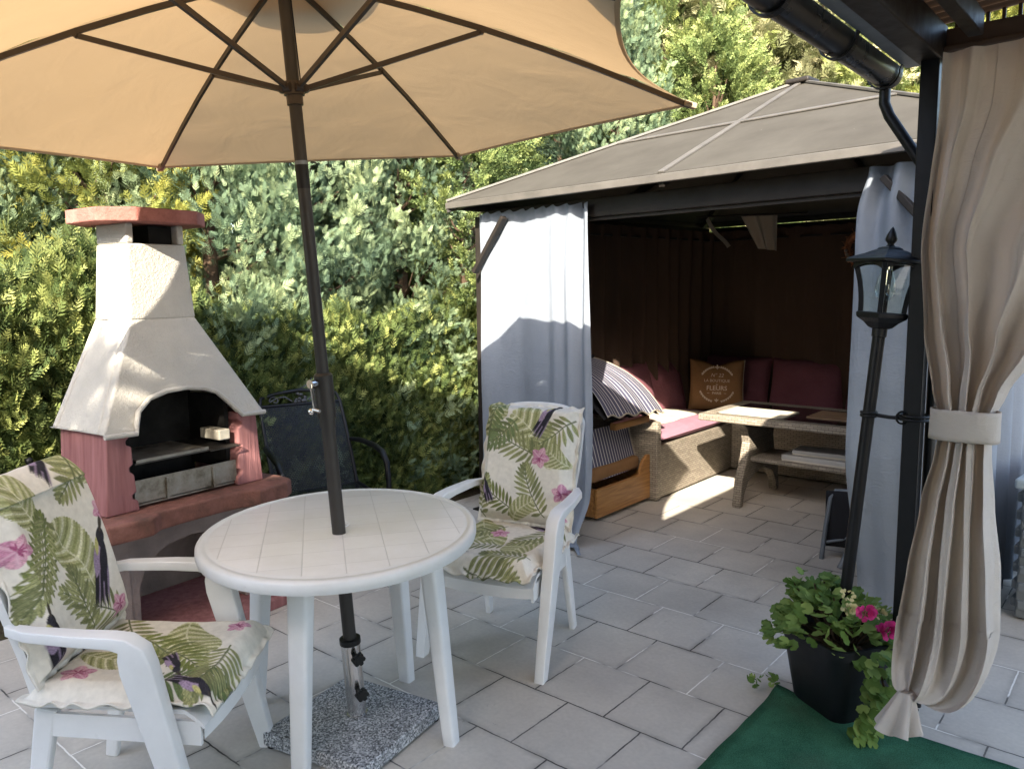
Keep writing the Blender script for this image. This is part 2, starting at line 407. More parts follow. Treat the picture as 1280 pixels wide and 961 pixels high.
# ------------------------------------------------------------------ mesh helpers
class MB:
    def __init__(self):
        self.v, self.f, self.uv = [], [], {}
    def add(self, vs, fs):
        o = len(self.v)
        self.v += [Vector(p) for p in vs]
        self.f += [tuple(i + o for i in f) for f in fs]
        return self
    def box(self, c, s, rot=None):
        c = Vector(c)
        h = Vector(s) * 0.5
        vs = []
        for x, y, z in ((-1, -1, -1), (1, -1, -1), (1, 1, -1), (-1, 1, -1), (-1, -1, 1), (1, -1, 1), (1, 1, 1), (-1, 1, 1)):
            p = Vector((x * h.x, y * h.y, z * h.z))
            if rot:
                p = rot @ p
            vs.append(c + p)
        return self.add(vs, [(3, 2, 1, 0), (4, 5, 6, 7), (0, 1, 5, 4), (1, 2, 6, 5), (2, 3, 7, 6), (3, 0, 4, 7)])
    def bar(self, p0, p1, w, h, up=(0, 0, 1), w1=None, h1=None):
        p0, p1 = Vector(p0), Vector(p1)
        d = (p1 - p0).normalized()
        s = d.cross(Vector(up))
        if s.length < 1e-5:
            s = d.cross(Vector((0, 1, 0)))
        s.normalize()
        u = s.cross(d)
        w1 = w if w1 is None else w1
        h1 = h if h1 is None else h1
        vs = [p + s * (a * ww / 2) + u * (b * hh / 2) for p, ww, hh in ((p0, w, h), (p1, w1, h1)) for a, b in ((-1, -1), (1, -1), (1, 1), (-1, 1))]
        return self.add(vs, [(3, 2, 1, 0), (4, 5, 6, 7), (0, 1, 5, 4), (1, 2, 6, 5), (2, 3, 7, 6), (3, 0, 4, 7)])
    def cyl(self, p0, p1, r0, r1=None, n=16, caps=True):
        p0, p1 = Vector(p0), Vector(p1)
        r1 = r0 if r1 is None else r1
        return self.tube([p0, p1], [r0, r1], n, caps)
    def tube(self, path, r, n=10, caps=True, flat=1.0):
        path = [Vector(p) for p in path]
        if not isinstance(r, (list, tuple)):
            r = [r] * len(path)
        ring, vs, fs = None, [], []
        prev = None
        for i, p in enumerate(path):
            d = (path[min(i + 1, len(path) - 1)] - path[max(i - 1, 0)]).normalized()
            if prev is None:
                s = d.cross(Vector((0, 0, 1)))
                if s.length < 1e-3:
                    s = d.cross(Vector((0, 1, 0)))
                s.normalize()
            else:
                s = (prev - d * prev.dot(d)).normalized()
            prev = s
            t = d.cross(s)
            for j in range(n):
                a = 2 * PI * j / n
                vs.append(p + s * (math.cos(a) * r[i]) + t * (math.sin(a) * r[i] * flat))
        for i in range(len(path) - 1):
            for j in range(n):
                a, b = i * n + j, i * n + (j + 1) % n
                fs.append((a, b, b + n, a + n))
        if caps:
            fs.append(tuple(range(n - 1, -1, -1)))
            k = (len(path) - 1) * n
            fs.append(tuple(range(k, k + n)))
        return self.add(vs, fs)
    def lathe(self, prof, n=24, c=(0, 0, 0), sx=1.0, sy=1.0, caps=False):
        c = Vector(c)
        vs, fs = [], []
        for r, z in prof:
            for j in range(n):
                a = 2 * PI * j / n
                vs.append(c + Vector((math.cos(a) * r * sx, math.sin(a) * r * sy, z)))
        for i in range(len(prof) - 1):
            for j in range(n):
                a, b = i * n + j, i * n + (j + 1) % n
                fs.append((a, b, b + n, a + n))
        if caps:
            fs.append(tuple(range(n - 1, -1, -1)))
            k = (len(prof) - 1) * n
            fs.append(tuple(range(k, k + n)))
        return self.add(vs, fs)
    def prism(self, poly, z0, z1):
        n = len(poly)
        vs = [Vector((x, y, z0)) for x, y in poly] + [Vector((x, y, z1)) for x, y in poly]
        fs = [tuple(range(n - 1, -1, -1)), tuple(range(n, 2 * n))]
        fs += [(i, (i + 1) % n, (i + 1) % n + n, i + n) for i in range(n)]
        return self.add(vs, fs)
    def slab(self, pts, off):
        """an outline of 3-D points pushed along off: a plate of real thickness"""
        n = len(pts)
        vs = [Vector(p) for p in pts] + [Vector(p) + Vector(off) for p in pts]
        fs = [tuple(range(n)), tuple(range(2 * n - 1, n - 1, -1))]
        fs += [(i, i + n, (i + 1) % n + n, (i + 1) % n) for i in range(n)]
        return self.add(vs, fs)
    def grid(self, nu, nv, fn, closed_u=False):
        vs = [fn(i / nu, j / nv) for j in range(nv + 1) for i in range(nu + (0 if closed_u else 1))]
        w = nu if closed_u else nu + 1
        fs = [(j * w + i, j * w + (i + 1) % w, (j + 1) * w + (i + 1) % w, (j + 1) * w + i) for j in range(nv) for i in range(nu)]
        return self.add(vs, fs)
    def sphere(self, c, r, n=12, m=8):
        c = Vector(c)
        rr = Vector(r) if isinstance(r, (tuple, list, Vector)) else Vector((r, r, r))
        prof = [(math.sin(PI * i / m), -math.cos(PI * i / m)) for i in range(m + 1)]
        vs, fs = [], []
        for q, z in prof:
            for j in range(n):
                a = 2 * PI * j / n
                vs.append(c + Vector((math.cos(a) * q * rr.x, math.sin(a) * q * rr.y, z * rr.z)))
        for i in range(m):
            for j in range(n):
                a, b = i * n + j, i * n + (j + 1) % n
                fs.append((a, b, b + n, a + n))
        return self.add(vs, fs)
    def build(self, name, mat, parent=None, smooth=False, bevel=0.0, uv=None, seg=2, fix=True, sub=0, rel=None):
        me = bpy.data.meshes.new(name)
        rel = Vector(rel) if rel is not None else Vector((0, 0, 0))
        me.from_pydata([tuple(p - rel) for p in self.v], [], self.f)
        if fix:
            bm = bmesh.new()
            bm.from_mesh(me)
            bmesh.ops.remove_doubles(bm, verts=bm.verts, dist=1e-6)
            bmesh.ops.recalc_face_normals(bm, faces=bm.faces)
            bm.to_mesh(me)
            bm.free()
        me.materials.append(M[mat] if isinstance(mat, str) else mat)
        if smooth:
            me.polygons.foreach_set('use_smooth', [True] * len(me.polygons))
        if uv == 'box':
            box_uv(me)
        o = bpy.data.objects.new(name, me)
        C.objects.link(o)
        if parent:
            o.parent = parent
        if bevel:
            b = o.modifiers.new('bevel', 'BEVEL')
            b.width = bevel
            b.segments = seg
            b.limit_method = 'ANGLE'
            b.angle_limit = R_(40)
            b.harden_normals = False
        if sub:
            s = o.modifiers.new('sub', 'SUBSURF')
            s.levels = sub
            s.render_levels = sub
        if smooth and not sub:
            try:
                me.set_sharp_from_angle(angle=R_(42))
            except Exception:
                pass
        return o

def box_uv(me):
    uvl = me.uv_layers.new(name='UVMap')
    for p in me.polygons:
        n = p.normal
        ax = max(range(3), key=lambda i: abs(n[i]))
        for li in p.loop_indices:
            q = me.vertices[me.loops[li].vertex_index].co
            if ax == 2:
                uvl.data[li].uv = (q.x, q.y)
            elif ax == 0:
                uvl.data[li].uv = (q.y, q.z)
            else:
                uvl.data[li].uv = (q.x, q.z)

def thing(name, label, cat, loc=(0, 0, 0), rz=0.0, group=None):
    o = bpy.data.objects.new(name, None)
    o.empty_display_size = 0.1
    C.objects.link(o)
    o.location = loc
    o.rotation_euler = (0, 0, rz)
    return tag(o, label, cat, group)
def tag(o, label, cat, group=None, kind=None):
    if label: o['label'] = label
    if cat: o['category'] = cat
    if group: o['group'] = group
    if kind: o['kind'] = kind
    return o
def structure(o):
    o['kind'] = 'structure'
    return o
def copy_tree(o, parent=None):
    c = o.copy()
    C.objects.link(c)
    if parent:
        c.parent = parent
    for ch in list(o.children):
        copy_tree(ch, c)
    return c
def nz(x, y, z=0.0):
    return mnoise.noise(Vector((x, y, z)))
def lerp(a, b, t):
    return a + (b - a) * t
def smooth01(t):
    t = max(0.0, min(1.0, t))
    return t * t * (3 - 2 * t)
def rrect(hx, hy, r, n=5, cx=0, cy=0):
    pts = []
    for sx, sy, a0 in ((1, 1, 0), (-1, 1, 90), (-1, -1, 180), (1, -1, 270)):
        for i in range(n + 1):
            a = R_(a0 + 90 * i / n)
            pts.append((cx + sx * (hx - r) + r * math.cos(a), cy + sy * (hy - r) + r * math.sin(a)))
    return pts
# ------------------------------------------------------------------ camera, sky, sun
sc = bpy.context.scene
cam = bpy.data.cameras.new('camera')
cam.sensor_width = 36
cam.lens = 36 * 975.76 / 1280
cam.clip_start = 0.05
cam.clip_end = 500
co_ = bpy.data.objects.new('camera', cam)
C.objects.link(co_)
pit, rol = R_(7.137), R_(-0.6888)
Xa, Ua = Vector((1, 0, 0)), Vector((0, math.sin(pit), math.cos(pit)))
Fa = Vector((0, math.cos(pit), -math.sin(pit)))
ri = Xa * math.cos(rol) + Ua * math.sin(rol)
up = Xa * -math.sin(rol) + Ua * math.cos(rol)
mw = Matrix.Identity(4)
for i in range(3):
    mw[i][0], mw[i][1], mw[i][2] = ri[i], up[i], -Fa[i]
mw[2][3] = 1.6
co_.matrix_world = mw
sc.camera = co_

SUN_EL, SUN_PHI = 32.5, 13.0         # light travels towards +Y, a little to +X
ld = Vector((math.sin(R_(SUN_PHI)) * math.cos(R_(SUN_EL)), math.cos(R_(SUN_PHI)) * math.cos(R_(SUN_EL)), -math.sin(R_(SUN_EL))))
sun = bpy.data.lights.new('sun', 'SUN')
sun.energy = 3.6
sun.angle = R_(0.53)
sun.color = (1.0, 0.91, 0.77)
so = bpy.data.objects.new('sun', sun)
C.objects.link(so)
so.rotation_euler = ld.to_track_quat('-Z', 'Y').to_euler()
w = bpy.data.worlds.new('World')
sc.world = w
w.use_nodes = True
nt = w.node_tree
nt.nodes.clear()
sky = nt.nodes.new('ShaderNodeTexSky')
sky.sky_type = 'NISHITA'
sky.sun_disc = False
sky.sun_elevation = R_(SUN_EL)
sd = -ld
sky.sun_rotation = math.atan2(sd.x, sd.y)
sky.air_density = 1.0
sky.dust_density = 2.2
bg = nt.nodes.new('ShaderNodeBackground')
bg.inputs['Strength'].default_value = 0.15
wo = nt.nodes.new('ShaderNodeOutputWorld')
nt.links.new(sky.outputs[0], bg.inputs['Color'])
nt.links.new(bg.outputs[0], wo.inputs['Surface'])
sc.view_settings.view_transform = 'Standard'
sc.view_settings.look = 'None'
sc.view_settings.gamma = 1.0
sc.view_settings.exposure = 2.42
sc.view_settings.use_curve_mapping = False
sc.render.engine = 'CYCLES'
sc.cycles.max_bounces = 8
sc.cycles.diffuse_bounces = 4
sc.cycles.transparent_max_bounces = 12

# ------------------------------------------------------------------ ground
def rect_sheet(name, mat, a0, a1, b0, b1, z, nx=1, ny=1, bump=0.0):
    mb = MB()
    mb.grid(nx, ny, lambda s, t: Vector((lerp(a0, a1, s), lerp(b0, b1, t), bump * nz(s * 40, t * 40))))
    o = mb.build(name, mat)
    o.location = (0, 0, z)
    o.rotation_euler = (0, 0, YA)
    return o
structure(rect_sheet('ground', 'soil', -140, 140, -140, 140, -0.012))
structure(rect_sheet('patio', 'paving', -4.05, 5.5, -5.0, 7.4, 0.0))

# a carpet of artificial turf: a thin cut sheet with a slightly lifted, frayed edge
mb = MB()
c0 = Vector((1.027, 2.905, 0))
ca, cb = c0.dot(TA), c0.dot(TB)
def turf_pt(s, t):
    a, b = ca + 2.6 * s, cb - 2.4 * t
    e = min(s * 2.6, t * 2.4)
    a += 0.006 * nz(b * 9, 3.3) * (1 if s < 0.02 else 0)
    b += 0.006 * nz(a * 9, 7.7) * (1 if t < 0.02 else 0)
    lift = 0.012 * max(0, nz(a * 2.5, b * 2.5, 1.0)) * math.exp(-e * 7)
    corner = 0.02 * math.exp(-((s * 2.6) ** 2 + (t * 2.4) ** 2) / 0.004)
    return AB(a, b, 0.008 + lift + corner)
mb.grid(60, 60, turf_pt)
o = mb.build('turf_carpet', 'turf', smooth=True)
sm = o.modifiers.new('thick', 'SOLIDIFY')
sm.thickness = 0.007
sm.offset = 1
tag(o, 'dark green artificial turf carpet lying on the grey paving', 'carpet')

# ------------------------------------------------------------------ table
TC = Vector((-0.622, 2.735, 0))
TZ = 0.75
t = thing('garden_table', 'oval white plastic garden table with moulded squares on its top', 'table', TC)
mb = MB()
EX, EY = 0.485, 0.545
prof = [(0.05, -0.0), (0.915, -0.0), (0.925, -0.0025), (0.94, -0.0025), (0.95, 0.0), (0.975, 0.0), (0.99, -0.003), (1.0, -0.010), (1.002, -0.03), (0.995, -0.042), (0.985, -0.044), (0.975, -0.04), (0.965, -0.014), (0.05, -0.014)]
mb.lathe(prof + [prof[0]], 96, (0, 0, TZ), EX, EY)
mb.build('tabletop', 'table_top', t, smooth=True)
mb = MB()
mb.lathe([(0.030, 0.002), (0.034, 0.003), (0.036, 0.0), (0.036, -0.018), (0.030, -0.018), (0.030, 0.002)], 32, (0.0, -0.0, TZ))
po = Vector((-0.632, 2.752, 0)) - TC
for i in range(len(mb.v)): mb.v[i] += po
mb.build('pole_collar', 'white_resin', t, smooth=True)
mb = MB()
mb.lathe([(0.88, -0.016), (0.88, -0.055), (0.86, -0.055), (0.86, -0.016)], 64, (0, 0, TZ), EX, EY)
mb.build('apron', 'white_resin', t, smooth=True)
for fx, fy in ((0.392, -0.145), (0.175, 0.305), (-0.09, -0.335), (-0.385, 0.13)):
    mb = MB()
    f = Vector((fx, fy, 0))
    top = Vector((fx * 0.83, fy * 0.83, TZ - 0.015))
    d = Vector((fx, fy, 0)).normalized()
    nseg = 6
    rings = []
    for i in range(nseg + 1):
        q = i / nseg
        p = lerp(top, f, q)
        hw = lerp(0.040, 0.028, q)
        rings.append((p, hw))
    side = Vector((-d.y, d.x, 0))
    vs, fs = [], []
    sec = rrect(1, 0.8, 0.35, 3)
    for p, hw in rings:
        for x, y in sec:
            vs.append(p + side * (x * hw) + d * (y * hw))
    n = len(sec)
    for i in range(nseg):
        for j in range(n):
            a, b = i * n + j, i * n + (j + 1) % n
            fs.append((a, b, b + n, a + n))
    fs.append(tuple(range(n)))
    fs.append(tuple(range(nseg * n, nseg * n + n)))
    mb.add(vs, fs)
    mb.build('leg', 'white_resin', t, smooth=True)

# ------------------------------------------------------------------ parasol
UB = Vector((-0.579, 2.683, 0.058))
AP = Vector((-0.704, 2.581, 2.588))
ax = (AP - UB).normalized()
e1 = Vector((0, 1, 0)).cross(ax).normalized()
e2 = ax.cross(e1)
URAD, UDROP, TH0 = 1.368, 0.433, 2.288
um = thing('parasol', 'beige hexagonal parasol standing through the table', 'parasol', UB)
def ub(mb, name, mat, parent=um, **kw):
    return mb.build(name, mat, parent, rel=UB, **kw)
def rim(k, r=1.0):
    a = TH0 - k * PI / 3
    return AP + (e1 * math.cos(a) + e2 * math.sin(a)) * (URAD * r)
def canopy_pt(k, tt, s, lift=0.0):
    """k rib number, tt from apex to rim, s across the panel"""
    def rib_pt(q):
        bow = 0.035 * math.sin(PI * tt)
        return rim(q, tt) - ax * (UDROP * tt) + ax * bow
    p = lerp(rib_pt(k), rib_pt(k + 1), s)
    x = 4 * s * (1 - s)
    cen = AP - ax * (UDROP * tt)
    pull = (0.075 if k == 2 else 0.03) * x * tt ** 1.5
    p = p + (cen - p) * pull
    p += ax * (0.02 * x * tt * (1 - tt) * 2 + lift)
    return p
mb = MB()
for k in range(6):
    mb.grid(16, 22, lambda u, v, k=k: canopy_pt(k, 0.09 + 0.91 * v, u) + ax * (0.0035 * nz(u * 5 + k * 9, v * 9) * v + 0.0025 * math.sin(v * 40 + nz(u * 3, v * 3, k) * 5) * math.exp(-min(u, 1 - u) * 14)))
o = ub(mb, 'canopy', 'canopy', smooth=True)
mb = MB()
for k in range(6):
    def vent(u, v, k=k):
        tt = 0.01 + 0.19 * v
        p = canopy_pt(k, tt, u, 0.0)
        x = 4 * u * (1 - u)
        return p + ax * (0.055 - 0.02 * v * (1 - x))
    mb.grid(8, 6, vent)
ub(mb, 'vent_cap', 'canopy', smooth=True)
# hem round the rim
mb = MB()
for k in range(6):
    mb.grid(14, 1, lambda u, v, k=k: canopy_pt(k, 1.0 - 0.012 * v, u) - ax * 0.004)
ub(mb, 'hem', 'canopy', smooth=True)
def on_axis(z):
    return UB + ax * ((z - UB.z) / ax.z)
mb = MB()
mb.cyl(on_axis(0.10), on_axis(1.20), 0.0235, n=28)
mb.cyl(on_axis(1.20), on_axis(2.56), 0.0205, n=28)
ub(mb, 'pole', 'pole_metal', smooth=True)
mb = MB()
mb.cyl(on_axis(1.165), on_axis(1.31), 0.0315, n=28)
mb.cyl(on_axis(1.31), on_axis(1.318), 0.0315, 0.024, n=28)
mb.cyl(on_axis(1.13), on_axis(1.165), 0.0265, n=28)
hs = ub(mb, 'crank_housing', 'pole_metal', smooth=True)
mb = MB()
kn = on_axis(1.285) + Vector((-0.022, -0.03, 0))
mb.cyl(kn, kn + Vector((-0.012, -0.022, 0)), 0.015, n=18)
h0 = kn + Vector((-0.008, -0.020, 0))
mb.bar(h0, h0 + Vector((0.010, -0.004, -0.085)), 0.012, 0.006)
mb.cyl(h0 + Vector((0.002, -0.0, -0.085)), h0 + Vector((0.03, -0.02, -0.088)), 0.006, n=10)
mb.sphere(h0 + Vector((-0.004, 0, -0.092)), 0.011)
ub(mb, 'crank_handle', 'chrome', hs, smooth=True)
mb = MB()
mb.cyl(on_axis(1.925), on_axis(2.0), 0.0212, n=28, caps=False)
stk = ub(mb, 'sticker', 'black_plastic', smooth=True)
mb = MB()
mb.cyl(on_axis(2.0), on_axis(2.012), 0.0213, n=28, caps=False)
ub(mb, 'sticker_edge', 'grey_tube', stk, smooth=True)
mb = MB()
RZ = 2.235
mb.cyl(on_axis(RZ - 0.05), on_axis(RZ - 0.02), 0.026, n=24)
mb.cyl(on_axis(RZ - 0.02), on_axis(RZ + 0.02), 0.033, n=24)
for k in range(6):
    d = (rim(k) - AP).normalized()
    q = on_axis(RZ) + d * 0.037
    s_ = d.cross(ax)
    mb.cyl(q - s_ * 0.012, q + s_ * 0.012, 0.013, n=12)
ub(mb, 'runner', 'bronze_metal', smooth=True)
mb = MB()
mb.cyl(AP - ax * 0.05, AP - ax * 0.01, 0.045, n=24)
mb.cyl(AP + ax * 0.0, AP + ax * 0.09, 0.02, 0.012, n=16)
ub(mb, 'hub', 'bronze_metal', smooth=True)
for k in range(6):
    d = (rim(k) - AP).normalized()
    path = [canopy_pt(k, q, 0.0) - ax * 0.014 for q in (0.03, 0.15, 0.3, 0.45, 0.6, 0.75, 0.88, 0.985)]
    mb = MB()
    for i in range(len(path) - 1):
        mb.bar(path[i], path[i + 1] + (path[i + 1] - path[i]).normalized() * 0.002, 0.011, 0.017, ax)
    rb = ub(mb, 'rib', 'bronze_metal')
    mb = MB()
    a_ = canopy_pt(k, 0.97, 0.0) - ax * 0.012
    b_ = canopy_pt(k, 1.003, 0.0) - ax * 0.008
    mb.bar(a_, b_, 0.028, 0.02, ax)
    ub(mb, 'rib_pocket', 'canopy', rb, bevel=0.004)
    mb = MB()
    a_ = on_axis(RZ) + d * 0.037
    b_ = canopy_pt(k, 0.455, 0.0) - ax * 0.024
    mb.bar(a_, b_, 0.012, 0.016, ax)
    mb.cyl(b_ - d.cross(ax) * 0.012, b_ + d.cross(ax) * 0.012, 0.008, n=10)
    ub(mb, 'strut', 'bronze_metal')
mb = MB()
mb.tube([on_axis(RZ + 0.0) + Vector((0.027, -0.01, 0)), on_axis(2.52) + Vector((0.022, -0.01, 0))], 0.002, 6)
ub(mb, 'cord', 'black_fabric')

# ------------------------------------------------------------------ parasol base
bb = thing('granite_stand', 'square speckled grey granite stand with a steel tube holding the parasol', 'stand', (-0.585, 2.665, 0), R_(61))
mb = MB()
mb.box((0, 0, 0.033), (0.455, 0.455, 0.05))
mb.build('granite_plate', 'granite', bb, bevel=0.004)
for x in (-1, 1):
    for y in (-1, 1):
        mb = MB()
        mb.cyl((x * 0.2, y * 0.2, 0.0), (x * 0.2, y * 0.2, 0.009), 0.025)
        mb.build('foot_pad', 'black_plastic', bb)
mbt = MB()
lo = Vector((0, 0, 0))
inv = Matrix.Rotation(-R_(61), 3, 'Z')
bp = inv @ (Vector((-0.579, 2.683, 0)) - Vector((-0.585, 2.665, 0)))
axl = inv @ ax
def tb(z):
    return bp + axl * ((z - 0.058) / axl.z) + Vector((0, 0, 0.058))
mbt.cyl(tb(0.060), tb(0.34), 0.0345, n=32)
mbt.cyl(tb(0.059), tb(0.068), 0.037, n=32)
tu = mbt.build('steel_tube', 'chrome', bb, smooth=True)
mb = MB()
mb.cyl(tb(0.337), tb(0.357), 0.0375, n=28)
mb.build('collar', 'black_plastic', bb, smooth=True)
dk = inv @ Vector((0.55, -0.83, 0)).normalized()
for z in (0.30, 0.165):
    mb = MB()
    c = tb(z) + dk * 0.034
    mb.cyl(c, c + dk * 0.022, 0.009, n=12)
    q = c + dk * 0.022
    sx_ = dk.cross(Vector((0, 0, 1)))
    for i in range(6):
        a = i * PI / 3
        o_ = sx_ * (math.cos(a) * 0.016) + Vector((0, 0, math.sin(a) * 0.016))
        mb.cyl(q + o_, q + o_ + dk * 0.018, 0.0085, n=8)
    mb.cyl(q, q + dk * 0.02, 0.016, n=16)
    mb.build('star_knob', 'black_plastic', bb, smooth=True)

# ------------------------------------------------------------------ resin armchairs
def make_chair(label):
    t = thing('garden_armchair', label, 'chair', group='white plastic armchairs at the table')
    # seat shell
    mb = MB()
    def seat(u, v, off):
        x = lerp(-1, 1, u)
        y = lerp(-0.25, 0.27, v)
        hw = lerp(0.215, 0.262, v)
        z = 0.425 - 0.016 * (1 - x * x) * math.sin(PI * v) + 0.012 * x * x
        z -= 0.045 * smooth01((v - 0.86) / 0.14) ** 2
        return Vector((x * hw, y, z - off))
    n1 = 18
    top = [seat(i / n1, j / n1, 0) for j in range(n1 + 1) for i in range(n1 + 1)]
    bot = [seat(i / n1, j / n1, 0.012) for j in range(n1 + 1) for i in range(n1 + 1)]
    W1 = n1 + 1
    fs = [(j * W1 + i, j * W1 + i + 1, (j + 1) * W1 + i + 1, (j + 1) * W1 + i) for j in range(n1) for i in range(n1)]
    N1 = W1 * W1
    fs += [tuple(N1 + q for q in reversed(f)) for f in list(fs)]
    edge = [i for i in range(W1)] + [j * W1 + n1 for j in range(1, W1)] + [n1 * W1 + i for i in range(n1 - 1, -1, -1)] + [j * W1 for j in range(n1 - 1, 0, -1)]
    for i in range(len(edge)):
        a, b = edge[i], edge[(i + 1) % len(edge)]
        fs.append((a, a + N1, b + N1, b))
    mb.add(top + bot, fs)
    # apron under the seat, front curved
    def apron(u, v):
        x = lerp(-1, 1, u)
        return Vector((x * 0.25, 0.262 + 0.012 * (1 - x * x), lerp(0.385, 0.335 + 0.012 * x * x, v)))
    mb.grid(14, 1, apron)
    mb.grid(14, 1, lambda u, v: apron(1 - u, v) + Vector((0, -0.012, 0)))
    for sx in (-1, 1):
        mb.bar((sx * 0.25, 0.255, 0.365), (sx * 0.212, -0.235, 0.375), 0.012, 0.07)
    mb.build('seat', 'white_resin', t, smooth=True)
    # backrest
    mb = MB()
    def bwid(q):
        return lerp(0.205, 0.245, smooth01(q * 1.3))
    def bpt(x, z, dy=0.0):
        q = (z - 0.42)
        return Vector((x, -0.215 - 0.155 * q - 0.16 * q * q - 0.02 * (1 - (x / 0.25) ** 2) + dy, z))
    zt = 1.045
    outl = []
    nside = 10
    for i in range(nside + 1):
        q = i / nside
        outl.append((bwid(q), lerp(0.42, 0.955, q)))
    for i in range(1, 16):
        a = PI / 2 * i / 16
        outl.append((0.245 * math.cos(a) ** 0.75, 0.955 + (zt - 0.955) * math.sin(a)))
    outl.append((0, zt))
    rows = outl
    for side in (0.0, -0.028):
        pass
    nx = 12
    front = [bpt(lerp(-w_, w_, i / nx), z_) for w_, z_ in rows for i in range(nx + 1)]
    back = [bpt(lerp(-w_, w_, i / nx), z_, -0.028) for w_, z_ in rows for i in range(nx + 1)]
    Wb, Rb = nx + 1, len(rows)
    fs = [(j * Wb + i, j * Wb + i + 1, (j + 1) * Wb + i + 1, (j + 1) * Wb + i) for j in range(Rb - 1) for i in range(nx)]
    Nb = Wb * Rb
    fs += [tuple(Nb + q for q in reversed(f)) for f in list(fs)]
    ed = [i for i in range(Wb)] + [j * Wb + nx for j in range(1, Rb)] + [(Rb - 1) * Wb + i for i in range(nx - 1, -1, -1)] + [j * Wb for j in range(Rb - 2, 0, -1)]
    for i in range(len(ed)):
        a, b = ed[i], ed[(i + 1) % len(ed)]
        fs.append((a, a + Nb, b + Nb, b))
    mb.add(front + back, fs)
    mb.build('backrest', 'white_resin', t, smooth=True)
    # arms running down into the front legs
    for sx in (-1, 1):
        path = [(0.236, -0.28, 0.665, 0.030, 0.028), (0.272, -0.20, 0.668, 0.046, 0.030), (0.29, -0.05, 0.664, 0.054, 0.032), (0.292, 0.045, 0.660, 0.058, 0.034),
                (0.292, 0.082, 0.652, 0.058, 0.044), (0.291, 0.102, 0.625, 0.057, 0.080), (0.290, 0.112, 0.58, 0.055, 0.090), (0.287, 0.185, 0.27, 0.048, 0.070), (0.284, 0.250, 0.0, 0.042, 0.052)]
        mb = MB()
        vs, fs = [], []
        sec = rrect(1, 1, 0.2, 3)
        n = len(sec)
        for i, (x, y, z, wx, h) in enumerate(path):
            p = Vector((sx * x, y, z))
            a = Vector((0, path[max(i - 1, 0)][1], path[max(i - 1, 0)][2]))
            b = Vector((0, path[min(i + 1, len(path) - 1)][1], path[min(i + 1, len(path) - 1)][2]))
            d = (b - a).normalized()
            up_ = Vector((0, -d.z, d.y))
            if i == len(path) - 1:
                up_ = Vector((0, 1, 0))
            for q, r in sec:
                vs.append(p + Vector((q * wx / 2, 0, 0)) + up_ * (r * h / 2))
        for i in range(len(path) - 1):
            for j in range(n):
                a, b = i * n + j, i * n + (j + 1) % n
                fs.append((a, b, b + n, a + n))
        fs.append(tuple(range(n)))
        fs.append(tuple(range((len(path) - 1) * n, len(path) * n)))
        mb.add(vs, fs)
        mb.build('armrest', 'white_resin', t, smooth=True)
        mb = MB()
        mb.bar((sx * 0.205, -0.205, 0.42), (sx * 0.222, -0.275, 0.0), 0.034, 0.066, (0, 1, 0), 0.028, 0.042)
        mb.build('rear_leg', 'white_resin', t, bevel=0.008)
    return t
ch1 = make_chair('white plastic armchair between the table and the grey curtain')
ch1.location = (-0.044, 3.364, 0)
ch1.rotation_euler = (0, 0, R_(154.3))
ch2 = copy_tree(ch1)
ch2['label'] = 'white plastic armchair in front of the grill, cut by the left edge'
ch2.location = (-1.135, 2.315, 0)
ch2.rotation_euler = (0, 0, R_(-91))

